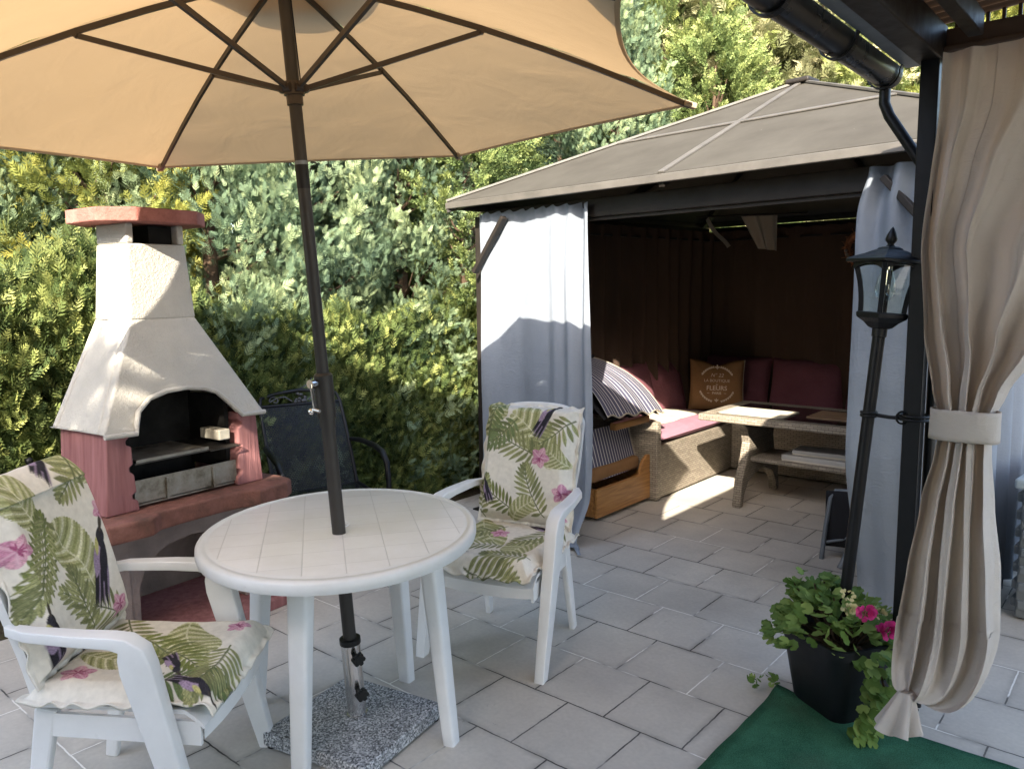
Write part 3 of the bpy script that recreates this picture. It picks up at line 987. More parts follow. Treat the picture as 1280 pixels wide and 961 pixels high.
# ------------------------------------------------------------------ the printed cloth: a palm-leaf pattern drawn into the weave
class Print:
    def __init__(s, wd, ht, nu, nv, seed):
        s.r = random.Random(seed)
        s.wd, s.ht, s.nu, s.nv = wd, ht, nu, nv
        xs = np.linspace(0, wd, nu)
        ys = np.linspace(0, ht, nv)
        s.X, s.Y = np.meshgrid(xs, ys)
        g = np.random.default_rng(seed)
        s.tex = g.random((nv, nu))
        s.c = np.zeros((nv, nu, 3)) + np.array([0.68, 0.635, 0.55])
    def win(s, cx, cy, r):
        i0 = max(0, int((cx - r) / s.wd * (s.nu - 1))); i1 = min(s.nu, int((cx + r) / s.wd * (s.nu - 1)) + 2)
        j0 = max(0, int((cy - r) / s.ht * (s.nv - 1))); j1 = min(s.nv, int((cy + r) / s.ht * (s.nv - 1)) + 2)
        if i1 <= i0 or j1 <= j0: return None
        return slice(j0, j1), slice(i0, i1)
    def leaflet(s, p, q, w, col, vein=None, soft=0.0018, pw=0.75):
        dx, dy = q[0] - p[0], q[1] - p[1]
        L = math.hypot(dx, dy)
        if L < 1e-5: return
        W = s.win((p[0] + q[0]) / 2, (p[1] + q[1]) / 2, L / 2 + w)
        if W is None: return
        X, Y = s.X[W] - p[0], s.Y[W] - p[1]
        t = (X * dx + Y * dy) / (L * L)
        d = np.abs(-X * dy + Y * dx) / L
        hw = w * np.sin(np.pi * np.clip(t, 0, 1)) ** pw
        m = np.clip((hw - d) / soft + 0.5, 0, 1) * (t > 0) * (t < 1)
        cc = np.array(col) * (0.75 + 0.5 * s.tex[W])[..., None]
        if vein is not None:
            mv = np.clip(1 - d / (0.25 * w + 1e-6), 0, 1)[..., None]
            cc = cc * (1 - mv) + np.array(vein) * mv
        s.c[W] = s.c[W] * (1 - m[..., None]) + cc * m[..., None]
    def fern(s, base, ang, L, n=11, ll=0.10, w=0.0085, bend=0.5, col=(0.29, 0.295, 0.135), dark=(0.125, 0.14, 0.065)):
        p = list(base); a = ang
        pts = []
        for i in range(n + 1):
            pts.append((p[0], p[1], a))
            p = [p[0] + math.cos(a) * L / n, p[1] + math.sin(a) * L / n]
            a += bend / n
        for i in range(1, n + 1):
            x, y, a = pts[i]
            q = i / n
            l = ll * (math.sin(PI * (0.12 + 0.8 * q)) ** 0.8)
            for sg in (1, -1):
                b = a + sg * lerp(1.25, 0.45, q)
                k = 0.8 + 0.4 * s.r.random()
                cc = [c * k for c in (col if s.r.random() < 0.6 else [lerp(c, d, 0.55) for c, d in zip(col, dark)])]
                s.leaflet((x, y), (x + math.cos(b) * l, y + math.sin(b) * l), w, cc, dark)
        for i in range(n):
            s.leaflet(pts[i][:2], pts[i + 1][:2], 0.0028, dark, pw=0.1)
    def broad(s, base, ang, L, W_, bend=0.6, col=(0.36, 0.36, 0.18), dark=(0.22, 0.23, 0.095), light=(0.56, 0.54, 0.36)):
        """a wide banana leaf with ribbed halves"""
        n = 30
        p = list(base); a = ang
        for i in range(n):
            q = i / n
            hw = W_ * math.sin(PI * min(1, 0.06 + 0.94 * q)) ** 0.7
            for sg in (1, -1):
                b = a + sg * 0.95
                cc = light if i % 4 == 0 else (dark if i % 4 == 2 else col)
                f = 0.85 + 0.3 * s.r.random()
                s.leaflet(p, (p[0] + math.cos(b) * hw, p[1] + math.sin(b) * hw), 0.62 * L / n + 0.002, [c * f for c in cc], None, 0.0015, 0.25)
            p2 = [p[0] + math.cos(a) * L / n, p[1] + math.sin(a) * L / n]
            s.leaflet(p, p2, 0.003, light, pw=0.1)
            p = p2
            a += bend / n
    def flower(s, cx, cy, r, tint=0.0):
        r *= 0.82
        for i in range(5):
            a = i * 2 * PI / 5 + tint * 7
            col = (0.58, 0.32, 0.38) if i % 2 else (0.50, 0.23, 0.32)
            s.leaflet((cx, cy), (cx + math.cos(a) * r, cy + math.sin(a) * r), r * 0.36, col, (0.66, 0.42, 0.48), 0.003)
        for i in range(7):
            a = s.r.random() * 6.3
            s.leaflet((cx, cy), (cx + math.cos(a) * r * 0.5, cy + math.sin(a) * r * 0.5), 0.0025, (0.30, 0.07, 0.15))
    def bird(s, x, y, ang, L):
        ca, sa = math.cos(ang), math.sin(ang)
        def P(a, b): return (x + (a * ca - b * sa) * L, y + (a * sa + b * ca) * L)
        for i in range(9):
            o = (i - 4) * 0.022
            s.leaflet(P(0.1, o), P(0.9 + 0.12 * s.r.random(), o * 1.8 - 0.06), 0.03 * L, (0.022, 0.020, 0.026) if i % 3 else (0.22, 0.17, 0.24))
        s.leaflet(P(-0.12, 0.0), P(0.55, 0.09), 0.10 * L, (0.30, 0.22, 0.31))
        s.leaflet(P(-0.05, -0.05), P(0.6, -0.08), 0.08 * L, (0.025, 0.023, 0.03))
        s.leaflet(P(-0.24, 0.03), P(0.08, 0.0), 0.085 * L, (0.03, 0.028, 0.035))
        s.leaflet(P(-0.46, 0.02), P(-0.14, 0.02), 0.035 * L, (0.06, 0.05, 0.04))
        s.leaflet(P(-0.06, 0.1), P(0.22, 0.06), 0.04 * L, (0.45, 0.42, 0.16))

def pad(nu, nv, place, thick, tuft=0.0, flange=0.014):
    """closed quilted pad; place(u, v) gives point and normal"""
    top, bot = [], []
    for j in range(nv):
        v = j / (nv - 1)
        for i in range(nu):
            u = i / (nu - 1)
            p, n_ = place(u, v)
            eu = min(u, 1 - u) * 0.5
            ev = min(v, 1 - v) * 0.55
            e = min(eu, ev)
            h = thick * (smooth01((e - flange) / 0.05) ** 0.6 if e > flange else 0.0) + 0.003
            h *= 1 - tuft * math.exp(-((u - 0.5) ** 2 + (v - 0.5) ** 2) / 0.006)
            h += 0.004 * nz(u * 7, v * 7, thick * 90) * (1 if e > flange else 0.4)
            wob = 0.008 * math.sin(40 * (u + v) + 5 * nz(u * 4, v * 4)) * max(0, 1 - e / 0.02)
            top.append(p + n_ * (h + wob))
            bot.append(p + n_ * (wob - 0.003))
    N = nu * nv
    fs = [(j * nu + i, j * nu + i + 1, (j + 1) * nu + i + 1, (j + 1) * nu + i) for j in range(nv - 1) for i in range(nu - 1)]
    fs += [(N + j * nu + i, N + (j + 1) * nu + i, N + (j + 1) * nu + i + 1, N + j * nu + i + 1) for j in range(nv - 1) for i in range(nu - 1)]
    ed = [i for i in range(nu)] + [j * nu + nu - 1 for j in range(1, nv)] + [(nv - 1) * nu + i for i in range(nu - 2, -1, -1)] + [j * nu for j in range(nv - 2, 0, -1)]
    for i in range(len(ed)):
        a, b = ed[i], ed[(i + 1) % len(ed)]
        fs.append((a, a + N, b + N, b))
    return top + bot, fs
def printed(name, vf, pr, parent):
    vs, fs = vf
    me = bpy.data.meshes.new(name)
    me.from_pydata([tuple(p) for p in vs], [], fs)
    at = me.color_attributes.new('pattern', 'FLOAT_COLOR', 'POINT')
    col = np.ones((pr.nv, pr.nu, 4), np.float32)
    col[..., :3] = np.clip(pr.c, 0, 1)
    flat = np.concatenate([col.reshape(-1, 4)] * 2).reshape(-1)
    at.data.foreach_set('color', flat)
    me.materials.append(M['leaf_print'])
    me.polygons.foreach_set('use_smooth', [True] * len(me.polygons))
    o = bpy.data.objects.new(name, me)
    C.objects.link(o)
    o.parent = parent
    return o
def back_place(x, z, fwd):
    q = z - 0.42
    p = Vector((x, -0.215 - 0.155 * q - 0.16 * q * q + fwd, z))
    n_ = Vector((0, 1.0, 0.27 + 0.32 * q)).normalized()
    return p, n_

def cushion(label, chair, pb, ps, over):
    t = thing('chair_cushion', label, 'cushion', chair.location, chair.rotation_euler[2], 'palm print cushions on the armchairs')
    hb = pb.ht
    def bpl(u, v):
        x = (u - 0.5) * pb.wd
        z = 0.485 + v * hb * 0.94
        if z > over:                       # the hem folds back over the top rail
            e = z - over
            p, n_ = back_place(x, over, 0.016)
            a = min(1.5, e / 0.05)
            return p + Vector((0, -0.05 * math.sin(a) - max(0, e - 0.075) * 0.4, 0.035 * (1 - math.cos(a)) * 0.6 + 0.015 * math.sin(2 * a) - max(0, e - 0.075) * 0.8)), Vector((0, math.cos(a), 0.3 + math.sin(a))).normalized()
        p, n_ = back_place(x, z, 0.016)
        p.y -= 0.015 * (1 - (2 * u - 1) ** 2)
        return p, n_
    printed('back_pad', pad(pb.nu, pb.nv, bpl, 0.068, 0.35), pb, t)
    def spl(u, v):                         # v from the back to the front
        x = (u - 0.5) * (ps.wd + 0.02)
        y = -0.262 + v * (ps.ht + 0.045)
        z = 0.447 + 0.012 * (2 * u - 1) ** 2 - 0.01 * math.sin(PI * v)
        n_ = Vector((0, 0, 1))
        if y > 0.235:
            e = (y - 0.235)
            z -= e * e * 7.0
            y = 0.235 + e * 0.9
            n_ = Vector((0, 0.35 * smooth01(e / 0.05), 1)).normalized()
        z += 0.012 * nz(u * 3, v * 3, 4.0) * (1 if v > 0.8 else 0.4)
        return Vector((x, y, z)), n_
    printed('seat_pad', pad(ps.nu, ps.nv, spl, 0.046, 0.4), ps, t)
    return t
OL = (0.26, 0.26, 0.085)
# right-hand cushion
pb = Print(0.485, 0.60, 200, 240, 3)
pb.broad((0.10, 0.28), 1.15, 0.34, 0.12, -0.7)
pb.broad((0.50, 0.42), 1.9, 0.20, 0.09, 0.7)
pb.broad((0.02, 0.30), 0.3, 0.13, 0.07, 0.5)
pb.fern((0.02, 0.52), -0.9, 0.24, 11, 0.095, bend=0.5)
pb.fern((0.16, 0.33), 0.25, 0.30, 13, 0.10, bend=0.35)
pb.fern((0.40, 0.60), -1.2, 0.20, 9, 0.075, bend=-0.5, col=(0.15, 0.19, 0.07))
pb.fern((0.12, 0.05), 0.85, 0.26, 12, 0.09, bend=0.5)
pb.fern((0.26, 0.06), 0.45, 0.24, 12, 0.075, 0.0075, 0.3, (0.17, 0.19, 0.05))
pb.fern((0.44, 0.02), 1.5, 0.20, 9, 0.06, bend=0.3)
pb.bird(0.13, 0.565, -1.05, 0.17)
pb.bird(0.44, 0.20, -1.9, 0.12)
pb.fern((0.30, 0.50), -0.9, 0.2, 9, 0.075, bend=0.3, col=(0.15, 0.19, 0.08))
pb.broad((0.30, 0.02), 2.2, 0.16, 0.06, 0.5)
pb.flower(0.165, 0.325, 0.062, 0.1)
pb.flower(0.045, 0.17, 0.058, 0.4)
pb.flower(0.05, 0.06, 0.04, 0.7)
ps = Print(0.50, 0.52, 190, 190, 5)
ps.broad((0.45, 0.05), 2.0, 0.30, 0.10, 0.5)
ps.broad((0.08, 0.20), 0.9, 0.22, 0.08, 0.7)
ps.fern((0.05, 0.05), 1.2, 0.30, 12, 0.09, bend=-0.6)
ps.fern((0.20, 0.30), 0.3, 0.30, 13, 0.09, bend=0.3)
ps.fern((0.30, 0.50), 2.9, 0.24, 10, 0.08, bend=0.3)
ps.fern((0.46, 0.45), -1.8, 0.22, 10, 0.07, bend=0.3)
ps.fern((0.30, 0.10), 0.8, 0.22, 11, 0.07, bend=0.4)
ps.fern((0.04, 0.42), 0.2, 0.2, 10, 0.08, bend=-0.3)
ps.bird(0.36, 0.46, 0.3, 0.13)
ps.bird(0.10, 0.10, -0.4, 0.13)
ps.flower(0.30, 0.18, 0.055, 0.2)
cushion('cream palm print cushion on the armchair beside the grey curtain', ch1, pb, ps, 1.01)
# left-hand cushion
pb = Print(0.49, 0.66, 200, 260, 8)
pb.broad((0.20, 0.12), 1.7, 0.32, 0.105, -0.9)
pb.broad((0.34, 0.42), 1.0, 0.18, 0.085, 0.6)
pb.broad((0.02, 0.50), 0.6, 0.16, 0.07, 0.6)
pb.fern((0.47, 0.22), 2.3, 0.28, 12, 0.085, bend=-0.4, col=(0.16, 0.19, 0.055))
pb.fern((0.30, 0.46), -1.1, 0.30, 13, 0.085, bend=0.3)
pb.fern((0.04, 0.60), -0.8, 0.2, 9, 0.08, bend=0.4)
pb.fern((0.06, 0.03), 0.5, 0.34, 13, 0.10, bend=0.2)
pb.fern((0.24, 0.05), 1.3, 0.22, 10, 0.08, bend=0.3)
pb.bird(0.10, 0.30, -1.1, 0.22)
pb.bird(0.43, 0.16, -1.5, 0.15)
pb.bird(0.15, 0.60, -0.4, 0.12)
pb.flower(0.45, 0.40, 0.058, 0.15)
pb.flower(0.05, 0.40, 0.05, 0.5)
pb.flower(0.10, 0.08, 0.05, 0.9)
ps = Print(0.50, 0.52, 190, 190, 12)
ps.broad((0.06, 0.28), 0.1, 0.26, 0.10, 0.9)
ps.broad((0.28, 0.06), 1.2, 0.20, 0.08, 0.6)
ps.fern((0.05, 0.08), 0.5, 0.34, 14, 0.085, bend=0.4)
ps.fern((0.16, 0.16), 1.1, 0.34, 14, 0.095, bend=-0.4, col=(0.17, 0.2, 0.05))
ps.fern((0.44, 0.30), 1.6, 0.22, 11, 0.09, bend=0.4, col=(0.13, 0.18, 0.07))
ps.fern((0.22, 0.46), 0.1, 0.26, 12, 0.08, bend=-0.3)
ps.bird(0.36, 0.36, -2.5, 0.13)
ps.bird(0.46, 0.47, -1.9, 0.12)
ps.flower(0.40, 0.11, 0.06, 0.3)
ps.flower(0.10, 0.44, 0.045, 0.8)
cushion('cream palm print cushion on the armchair at the left edge', ch2, pb, ps, 0.985)
# ------------------------------------------------------------------ masonry grill
gr = thing('masonry_grill', 'white plastered masonry grill with red concrete shelf and chimney cap', 'grill', (-1.54, 3.60, 0), R_(55))
mb = MB()
mb.prism([(-0.46, 0.52), (-0.46, -0.10), (-0.40, -0.18), (0.42, -0.18), (0.50, -0.10), (0.50, 0.52)], 0.0, 0.055)
mb.build('plinth', 'pink_concrete', gr, bevel=0.008)
mb = MB()
for x in (-0.37, 0.37):
    mb.box((x, 0.22, 0.30), (0.11, 0.50, 0.49))
mb.box((0, 0.45, 0.30), (0.63, 0.06, 0.49))
pts = [(-0.315, 0.055), (-0.315, 0.545), (0.315, 0.545), (0.315, 0.055), (0.275, 0.055), (0.27, 0.28), (0.22, 0.39), (0.12, 0.44), (0, 0.455), (-0.12, 0.44), (-0.22, 0.39), (-0.27, 0.28), (-0.275, 0.055)]
mb.slab([(x, -0.02, z) for x, z in pts], (0, 0.07, 0))
mb.build('base', 'grey_concrete', gr, bevel=0.006)
mb = MB()
sh = [(-0.50, 0.22), (-0.51, -0.10), (-0.47, -0.17), (-0.28, -0.185), (-0.215, -0.135), (-0.10, -0.125), (0.10, -0.125), (0.20, -0.14), (0.27, -0.185), (0.43, -0.185), (0.505, -0.13), (0.52, -0.02), (0.49, 0.22)]
mb.prism(sh, 0.55, 0.635)
mb.build('shelf', 'worn_red', gr, bevel=0.014, seg=3)
for sx in (-1, 1):
    mb = MB()
    inner, outer = 0.275, 0.385
    # profile of the pillar front, notched on the inside
    pr = [(outer + 0.02, 0.636), (outer + 0.006, 0.80), (outer - 0.006, 1.0), (inner, 1.0), (inner + 0.004, 0.965), (inner + 0.02, 0.955), (inner + 0.02, 0.935), (inner - 0.004, 0.925), (inner - 0.006, 0.845), (inner + 0.012, 0.835), (inner + 0.012, 0.815), (inner - 0.008, 0.80), (inner - 0.014, 0.72), (inner + 0.006, 0.71), (inner + 0.006, 0.695), (inner - 0.018, 0.68), (inner - 0.022, 0.636)]
    mb.slab([(sx * x, -0.035, z) for x, z in pr], (0, 0.40, 0))
    mb.build('pillar', 'pink_concrete', gr, bevel=0.007)
mb = MB()
mb.box((0, 0.36, 0.86), (0.52, 0.05, 0.46))
mb.box((-0.256, 0.185, 0.90), (0.022, 0.30, 0.36))
mb.box((0.256, 0.185, 0.90), (0.022, 0.30, 0.36))
mb.build('firebox', 'soot', gr)
mb = MB()
mb.box((0.205, 0.06, 0.90), (0.06, 0.16, 0.05))
mb.build('fire_brick', 'cream_paper', gr, bevel=0.005)
# hood
def hood_y(z):
    return -0.065 + 0.165 * (z - 0.995) / 0.48
mb = MB()
BX, NX = 0.405, 0.16
zb, zn = 0.995, 1.475
arch = [(-BX, zb), (-0.265, zb - 0.004), (-0.258, zb + 0.03), (-0.235, zb + 0.085), (-0.17, zb + 0.135), (-0.08, zb + 0.158), (0.02, zb + 0.163), (0.11, zb + 0.150), (0.17, zb + 0.125), (0.24, zb + 0.05), (0.275, zb + 0.004), (BX, zb)]
front = [(x, hood_y(z), z) for x, z in arch] + [(NX, hood_y(zn), zn), (-NX, hood_y(zn), zn)]
mb.slab(front, (0, 0.05, 0.0))
yb, ynb = 0.38, 0.40
for sx in (-1, 1):
    a = Vector((sx * BX, hood_y(zb) + 0.0505, zb)); b = Vector((sx * BX, yb, zb)); c = Vector((sx * NX, ynb, zn)); d = Vector((sx * NX, hood_y(zn) + 0.0505, zn))
    mb.slab([a, b, c, d], (-sx * 0.03, 0.0, 0.0))
mb.slab([(-BX, yb, zb), (BX, yb, zb), (NX, ynb, zn), (-NX, ynb, zn)], (0, -0.03, 0))
mb.build('hood', 'plaster', gr, bevel=0.009, seg=3)
# a moulded lip along the arch
mb = MB()
lip = [(x, hood_y(z) - 0.008, z - 0.004) for x, z in arch]
mb.tube(lip, 0.012, 8)
mb.build('hood_lip', 'plaster', gr, smooth=True)
mb = MB()
def sq(h, y0, y1, z):
    return [Vector((-h, y0, z)), Vector((h, y0, z)), Vector((h, y1, z)), Vector((-h, y1, z))]
o0, o1 = sq(0.163, 0.097, 0.405, 1.47), sq(0.142, 0.118, 0.385, 1.815)
i0, i1 = sq(0.12, 0.145, 0.375, 1.47), sq(0.11, 0.155, 0.365, 1.815)
vs = o0 + o1 + i0 + i1
fs = []
for i in range(4):
    j = (i + 1) % 4
    fs += [(i, j, j + 4, i + 4), (i + 8, i + 12, j + 12, j + 8), (i + 4, j + 4, j + 12, i + 12), (i, i + 8, j + 8, j)]
mb.add(vs, fs)
for x in (-1, 1):
    mb.box((x * 0.124, 0.2515, 1.861), (0.034, 0.262, 0.090))
fl = mb.build('flue', 'plaster', gr, bevel=0.008)
mb = MB()
mb.box((0, 0.26, 1.62), (0.215, 0.205, 0.30))
mb.box((0.045, 0.26, 1.83), (0.115, 0.20, 0.14))
mb.build('flue_lining', 'soot', gr)
mb = MB()
hx, hy, ch_ = 0.268, 0.25, 0.12
cp = [(hx - ch_, -hy), (hx, -hy + ch_), (hx, hy - ch_), (hx - ch_, hy), (-hx + ch_, hy), (-hx, hy - ch_), (-hx, -hy + ch_), (-hx + ch_, -hy)]
mb.prism([(x, y + 0.262) for x, y in cp], 1.905, 1.968)
vs = [Vector((x, y + 0.262, 1.967)) for x, y in cp] + [Vector((0, 0.262, 1.985))]
mb.add(vs, [(i, (i + 1) % 8, 8) for i in range(8)])
mb.build('chimney_cap', 'red_concrete', gr, bevel=0.006)
mb = MB()
mb.slab([(-0.262, -0.015, 0.662), (0.262, -0.015, 0.662), (0.262, -0.015, 0.765), (-0.262, -0.015, 0.765)], (0, 0.006, 0))
mb.box((0, 0.13, 0.652), (0.50, 0.28, 0.008))
for x in (-0.11, 0.13):
    mb.box((x, -0.024, 0.705), (0.014, 0.012, 0.10))
mb.build('ash_tray', 'used_steel', gr)
mb = MB()
mb.box((-0.07, 0.13, 0.853), (0.34, 0.30, 0.006))
mb.box((-0.07, -0.022, 0.850), (0.36, 0.006, 0.016))
mb.build('grill_plate', 'used_steel', gr)
mb = MB()
for i in range(16):
    x = 0.10 + i * 0.0105
    mb.bar((x, -0.06, 0.845), (x, 0.28, 0.845), 0.003, 0.003)
for y in (-0.06, 0.02, 0.10, 0.20, 0.28):
    mb.bar((0.095, y, 0.842), (0.262, y, 0.842), 0.004, 0.004)
mb.bar((-0.26, -0.03, 0.842), (0.26, -0.03, 0.842), 0.006, 0.006)
mb.build('grill_grate', 'wire', gr)

# ------------------------------------------------------------------ black metal armchair
bc = thing('metal_armchair', 'black mesh metal armchair with a scrolled top rail behind the table', 'chair', (-1.07, 4.40, 0), R_(211))
def bk(x, q):         # q 0..1 up the back
    return Vector((x, -0.21 - 0.24 * q - 0.04 * q * q, 0.41 + 0.50 * q))
mb = MB()
mb.grid(2, 12, lambda u, v: Vector((lerp(-0.25, 0.25, u), lerp(0.27, -0.20, v), 0.42 - 0.018 * math.sin(PI * v) - 0.03 * smooth01((0.15 - v) / 0.15))))
sm_ = mb.build('seat', 'metal_mesh', bc, smooth=True, uv='box')
mb = MB()
mb.grid(2, 12, lambda u, v: bk(lerp(-0.245, 0.245, u), v * 0.97))
mb.build('backrest', 'metal_mesh', bc, smooth=True, uv='box')
mb = MB()
fr = [bk(-0.25, 0), bk(-0.252, 0.3), bk(-0.252, 0.7), bk(-0.25, 0.97), bk(-0.235, 1.06), bk(-0.15, 1.10), bk(0, 1.125), bk(0.15, 1.10), bk(0.235, 1.06), bk(0.25, 0.97), bk(0.252, 0.7), bk(0.252, 0.3), bk(0.25, 0)]
mb.tube(fr, 0.0115, 10)
mb.tube([bk(-0.25, 0.965), bk(0.25, 0.965)], 0.010, 8)
mb.tube([(-0.255, -0.21, 0.415), (-0.257, 0.1, 0.41), (-0.255, 0.265, 0.395), (-0.2, 0.285, 0.388), (0.2, 0.285, 0.388), (0.255, 0.265, 0.395), (0.257, 0.1, 0.41), (0.255, -0.21, 0.415)], 0.0115, 10)
mb.build('frame', 'black_metal', bc, smooth=True)
for sx in (-1, 1):
    mb = MB()
    mb.tube([(sx * 0.265, -0.335, 0.665), (sx * 0.285, -0.22, 0.675), (sx * 0.30, -0.02, 0.672), (sx * 0.302, 0.10, 0.655), (sx * 0.302, 0.165, 0.60), (sx * 0.30, 0.185, 0.50), (sx * 0.295, 0.19, 0.30), (sx * 0.29, 0.235, 0.10), (sx * 0.29, 0.265, 0.0)], [0.014, 0.016, 0.018, 0.018, 0.017, 0.015, 0.013, 0.012, 0.012], 10)
    mb.tube([(sx * 0.25, -0.21, 0.41), (sx * 0.27, -0.26, 0.2), (sx * 0.285, -0.32, 0.0)], 0.012, 10)
    mb.build('arm', 'black_metal', bc, smooth=True)
mb = MB()
for sx in (-1, 1):
    sp = []
    for i in range(26):
        a = i / 25 * 3.6 * PI / 2
        r = 0.032 * (1 - i / 34)
        sp.append(bk(sx * (0.175 - 0.02 + r * math.cos(a)), 1.02 + (r * math.sin(a)) / 0.56 + 0.0))
    mb.tube(sp, 0.005, 6)
    mb.tube([bk(sx * 0.05, 1.0), bk(sx * 0.09, 1.06), bk(sx * 0.14, 1.05), bk(sx * 0.187, 1.01)], 0.005, 6)
mb.tube([bk(0, 1.125), bk(-0.05, 1.17), bk(-0.09, 1.20), bk(-0.1, 1.26)], 0.004, 6)
for i in range(14):
    mb.sphere(bk(random.uniform(-0.035, 0.035), 1.03 + random.uniform(-0.045, 0.06)) + Vector((0, 0.008, 0)), 0.012, 8, 6)
mb.build('scroll_ornament', 'dull_metal', bc, smooth=True)

# ------------------------------------------------------------------ gazebo
gz = thing('gazebo', 'dark metal gazebo with hip roof of tinted panels and curtains', 'gazebo', GO, YG)
U0, U1, V0, V1 = -0.15, 3.41, -0.20, 2.95
PU0, PU1, PV0, PV1 = 0.0, 3.06, 0.0, 2.84
ZE, ZP = 2.175, 2.88
PK = Vector(((U0 + U1) / 2, 1.32, ZP))
for x, y in ((PU0, PV0), (PU1, PV0), (PU0, PV1), (PU1, PV1)):
    mb = MB()
    mb.box((x, y, 1.045), (0.085, 0.085, 2.07))
    mb.box((x, y, 0.006), (0.16, 0.16, 0.012))
    mb.build('post', 'dark_alu', gz, bevel=0.006)
mb = MB()
for (a, b) in (((PU0, PV0), (PU1, PV0)), ((PU1, PV0), (PU1, PV1)), ((PU1, PV1), (PU0, PV1)), ((PU0, PV1), (PU0, PV0))):
    p, q = Vector((*a, 2.06)), Vector((*b, 2.06))
    d = (q - p).normalized()
    mb.bar(p + d * 0.045, q - d * 0.045, 0.06, 0.11)
mb.build('header_beam', 'dark_alu', gz, bevel=0.004)
for (x, y, dx, dy) in ((PU0, PV0, 1, 0), (PU0, PV0, 0, 1), (PU1, PV0, -1, 0), (PU1, PV0, 0, 1), (PU0, PV1, 1, 0), (PU1, PV1, -1, 0)):
    mb = MB()
    off = Vector((0, -0.112, 0)) if dx and y == PV0 else Vector((0, 0, 0))
    mb.bar(Vector((x + dx * 0.03, y + dy * 0.03, 1.70)) + off, Vector((x + dx * 0.33, y + dy * 0.33, 2.05)) + off, 0.03, 0.045, (0, 1, 0) if dx else (1, 0, 0))
    mb.build('brace', 'dark_alu', gz, bevel=0.004)
cs = [Vector((U0, V0, ZE)), Vector((U1, V0, ZE)), Vector((U1, V1, ZE)), Vector((U0, V1, ZE))]
for i in range(4):
    a, b = cs[i], cs[(i + 1) % 4]
    mb = MB()
    n_ = (b - a).cross(PK - a).normalized()
    mid = lerp(a, b, 0.5)
    def tr(p, q, r, s=None):
        pts = [p, q, r] if s is None else [p, q, r, s]
        mb.slab([x - n_ * 0.004 for x in pts], n_ * 0.008)
    ah, bh, mh = lerp(a, PK, 0.5), lerp(b, PK, 0.5), lerp(mid, PK, 0.5)
    tr(a, mid, mh, ah); tr(mid, b, bh, mh); tr(ah, mh, PK); tr(mh, bh, PK)
    mb.build('roof_panel', 'roof_panel', gz)
mb = MB()
for i in range(4):
    a, b = cs[i], cs[(i + 1) % 4]
    n_ = (b - a).cross(PK - a).normalized()
    mid = lerp(a, b, 0.5)
    mb.bar(mid + n_ * 0.010, lerp(mid, PK, 0.97) + n_ * 0.010, 0.04, 0.012, n_)
    mb.bar(lerp(a, PK, 0.5) + n_ * 0.0115, lerp(b, PK, 0.5) + n_ * 0.0115, 0.035, 0.010, n_)
    mb.bar(a + Vector((0, 0, 0.013)), lerp(a, PK, 0.99) + Vector((0, 0, 0.013)), 0.03, 0.016)
mb.build('roof_rib', 'roof_rib', gz, bevel=0.003)
mb = MB()
mb.box(PK + Vector((0, 0, 0.005)), (0.16, 0.16, 0.03))
mb.build('ridge_cap', 'dark_alu', gz, bevel=0.01)
mb = MB()
for i in range(4):
    a, b = cs[i], cs[(i + 1) % 4]
    d = (b - a).normalized()
    mb.bar(a - Vector((0, 0, 0.022)) , b - Vector((0, 0, 0.022)), 0.03, 0.042)
mb.build('eave_trim', 'roof_rib', gz, bevel=0.004)
mb = MB()
for i in range(4):
    a, b = cs[i], cs[(i + 1) % 4]
    mid = lerp(a, b, 0.5)
    for p in (a, mid):
        mb.bar(p + Vector((0, 0, -0.045)), PK + Vector((0, 0, -0.05)), 0.035, 0.045)
mb.build('rafter', 'dark_alu', gz)
mb = MB()
for (a, b) in (((0.05, -0.0), (3.0, -0.0)), ((0.12, 0.06), (0.12, 2.73)), ((0.06, 2.73), (3.0, 2.73)), ((3.02, 0.06), (3.02, 2.73))):
    mb.bar((*a, 1.995), (*b, 1.995), 0.018, 0.018)
mb.build('curtain_rail', 'dark_alu', gz)

def sheet(name, mat, fn, nu, nv, label, group=None, cat='curtain'):
    mb = MB()
    mb.grid(nu, nv, fn)
    o = mb.build(name, mat, smooth=True, fix=False)
    o.data.polygons.foreach_set('use_smooth', [True] * len(o.data.polygons))
    return tag(o, label, cat, group)
GC = 'curtains hanging round the gazebo'
# front, left of the opening: a flat sheet that gathers towards its free edge
def lf(s, t):
    z = lerp(2.10, 0.01, t)
    u = 0.05 + 0.97 * s
    ga = smooth01((s - 0.55) / 0.45)
    f = 0.010 * math.sin(s * 9 + 1 + 0.8 * t) + 0.042 * ga * math.sin(s * 46 + 0.9 * math.sin(t * 3)) * (0.45 + 0.55 * t)
    f += 0.03 * math.exp(-((s - 0.72 - 0.1 * t) / 0.05) ** 2) * smooth01((t - 0.25) * 2)
    f += 0.016 * nz(s * 3, t * 3, 2) + 0.022 * nz(s * 6, t * 1.5, 5)
    f += 0.02 * (1 - smooth01(t / 0.05)) * math.sin(s * 60) * 0.5
    v = -0.07 - f
    u += 0.05 * t * s - 0.035 * ga * smooth01((t - 0.72) / 0.2)
    z = lerp(2.10, 0.012, min(1, t / 0.93))
    if t > 0.80:
        v -= 0.10 * ga * smooth01((t - 0.8) / 0.13)
    if t > 0.93:                       # the free corner lies on the floor
        e = (t - 0.93) / 0.07
        u += 0.13 * e * ga
        v -= 0.05 * e + 0.05 * e * ga
        z += 0.018 * abs(math.sin(s * 26)) * e * ga + 0.012 * math.sin(PI * e)
    zz = z - 0.018 * (0.5 + 0.5 * math.sin(s * 60)) * (1 - t)
    return G(u, v, zz)
sheet('gazebo_curtain', 'grey_curtain', lf, 150, 70, 'pale grey curtain half lit by the sun at the front left of the gazebo', GC)
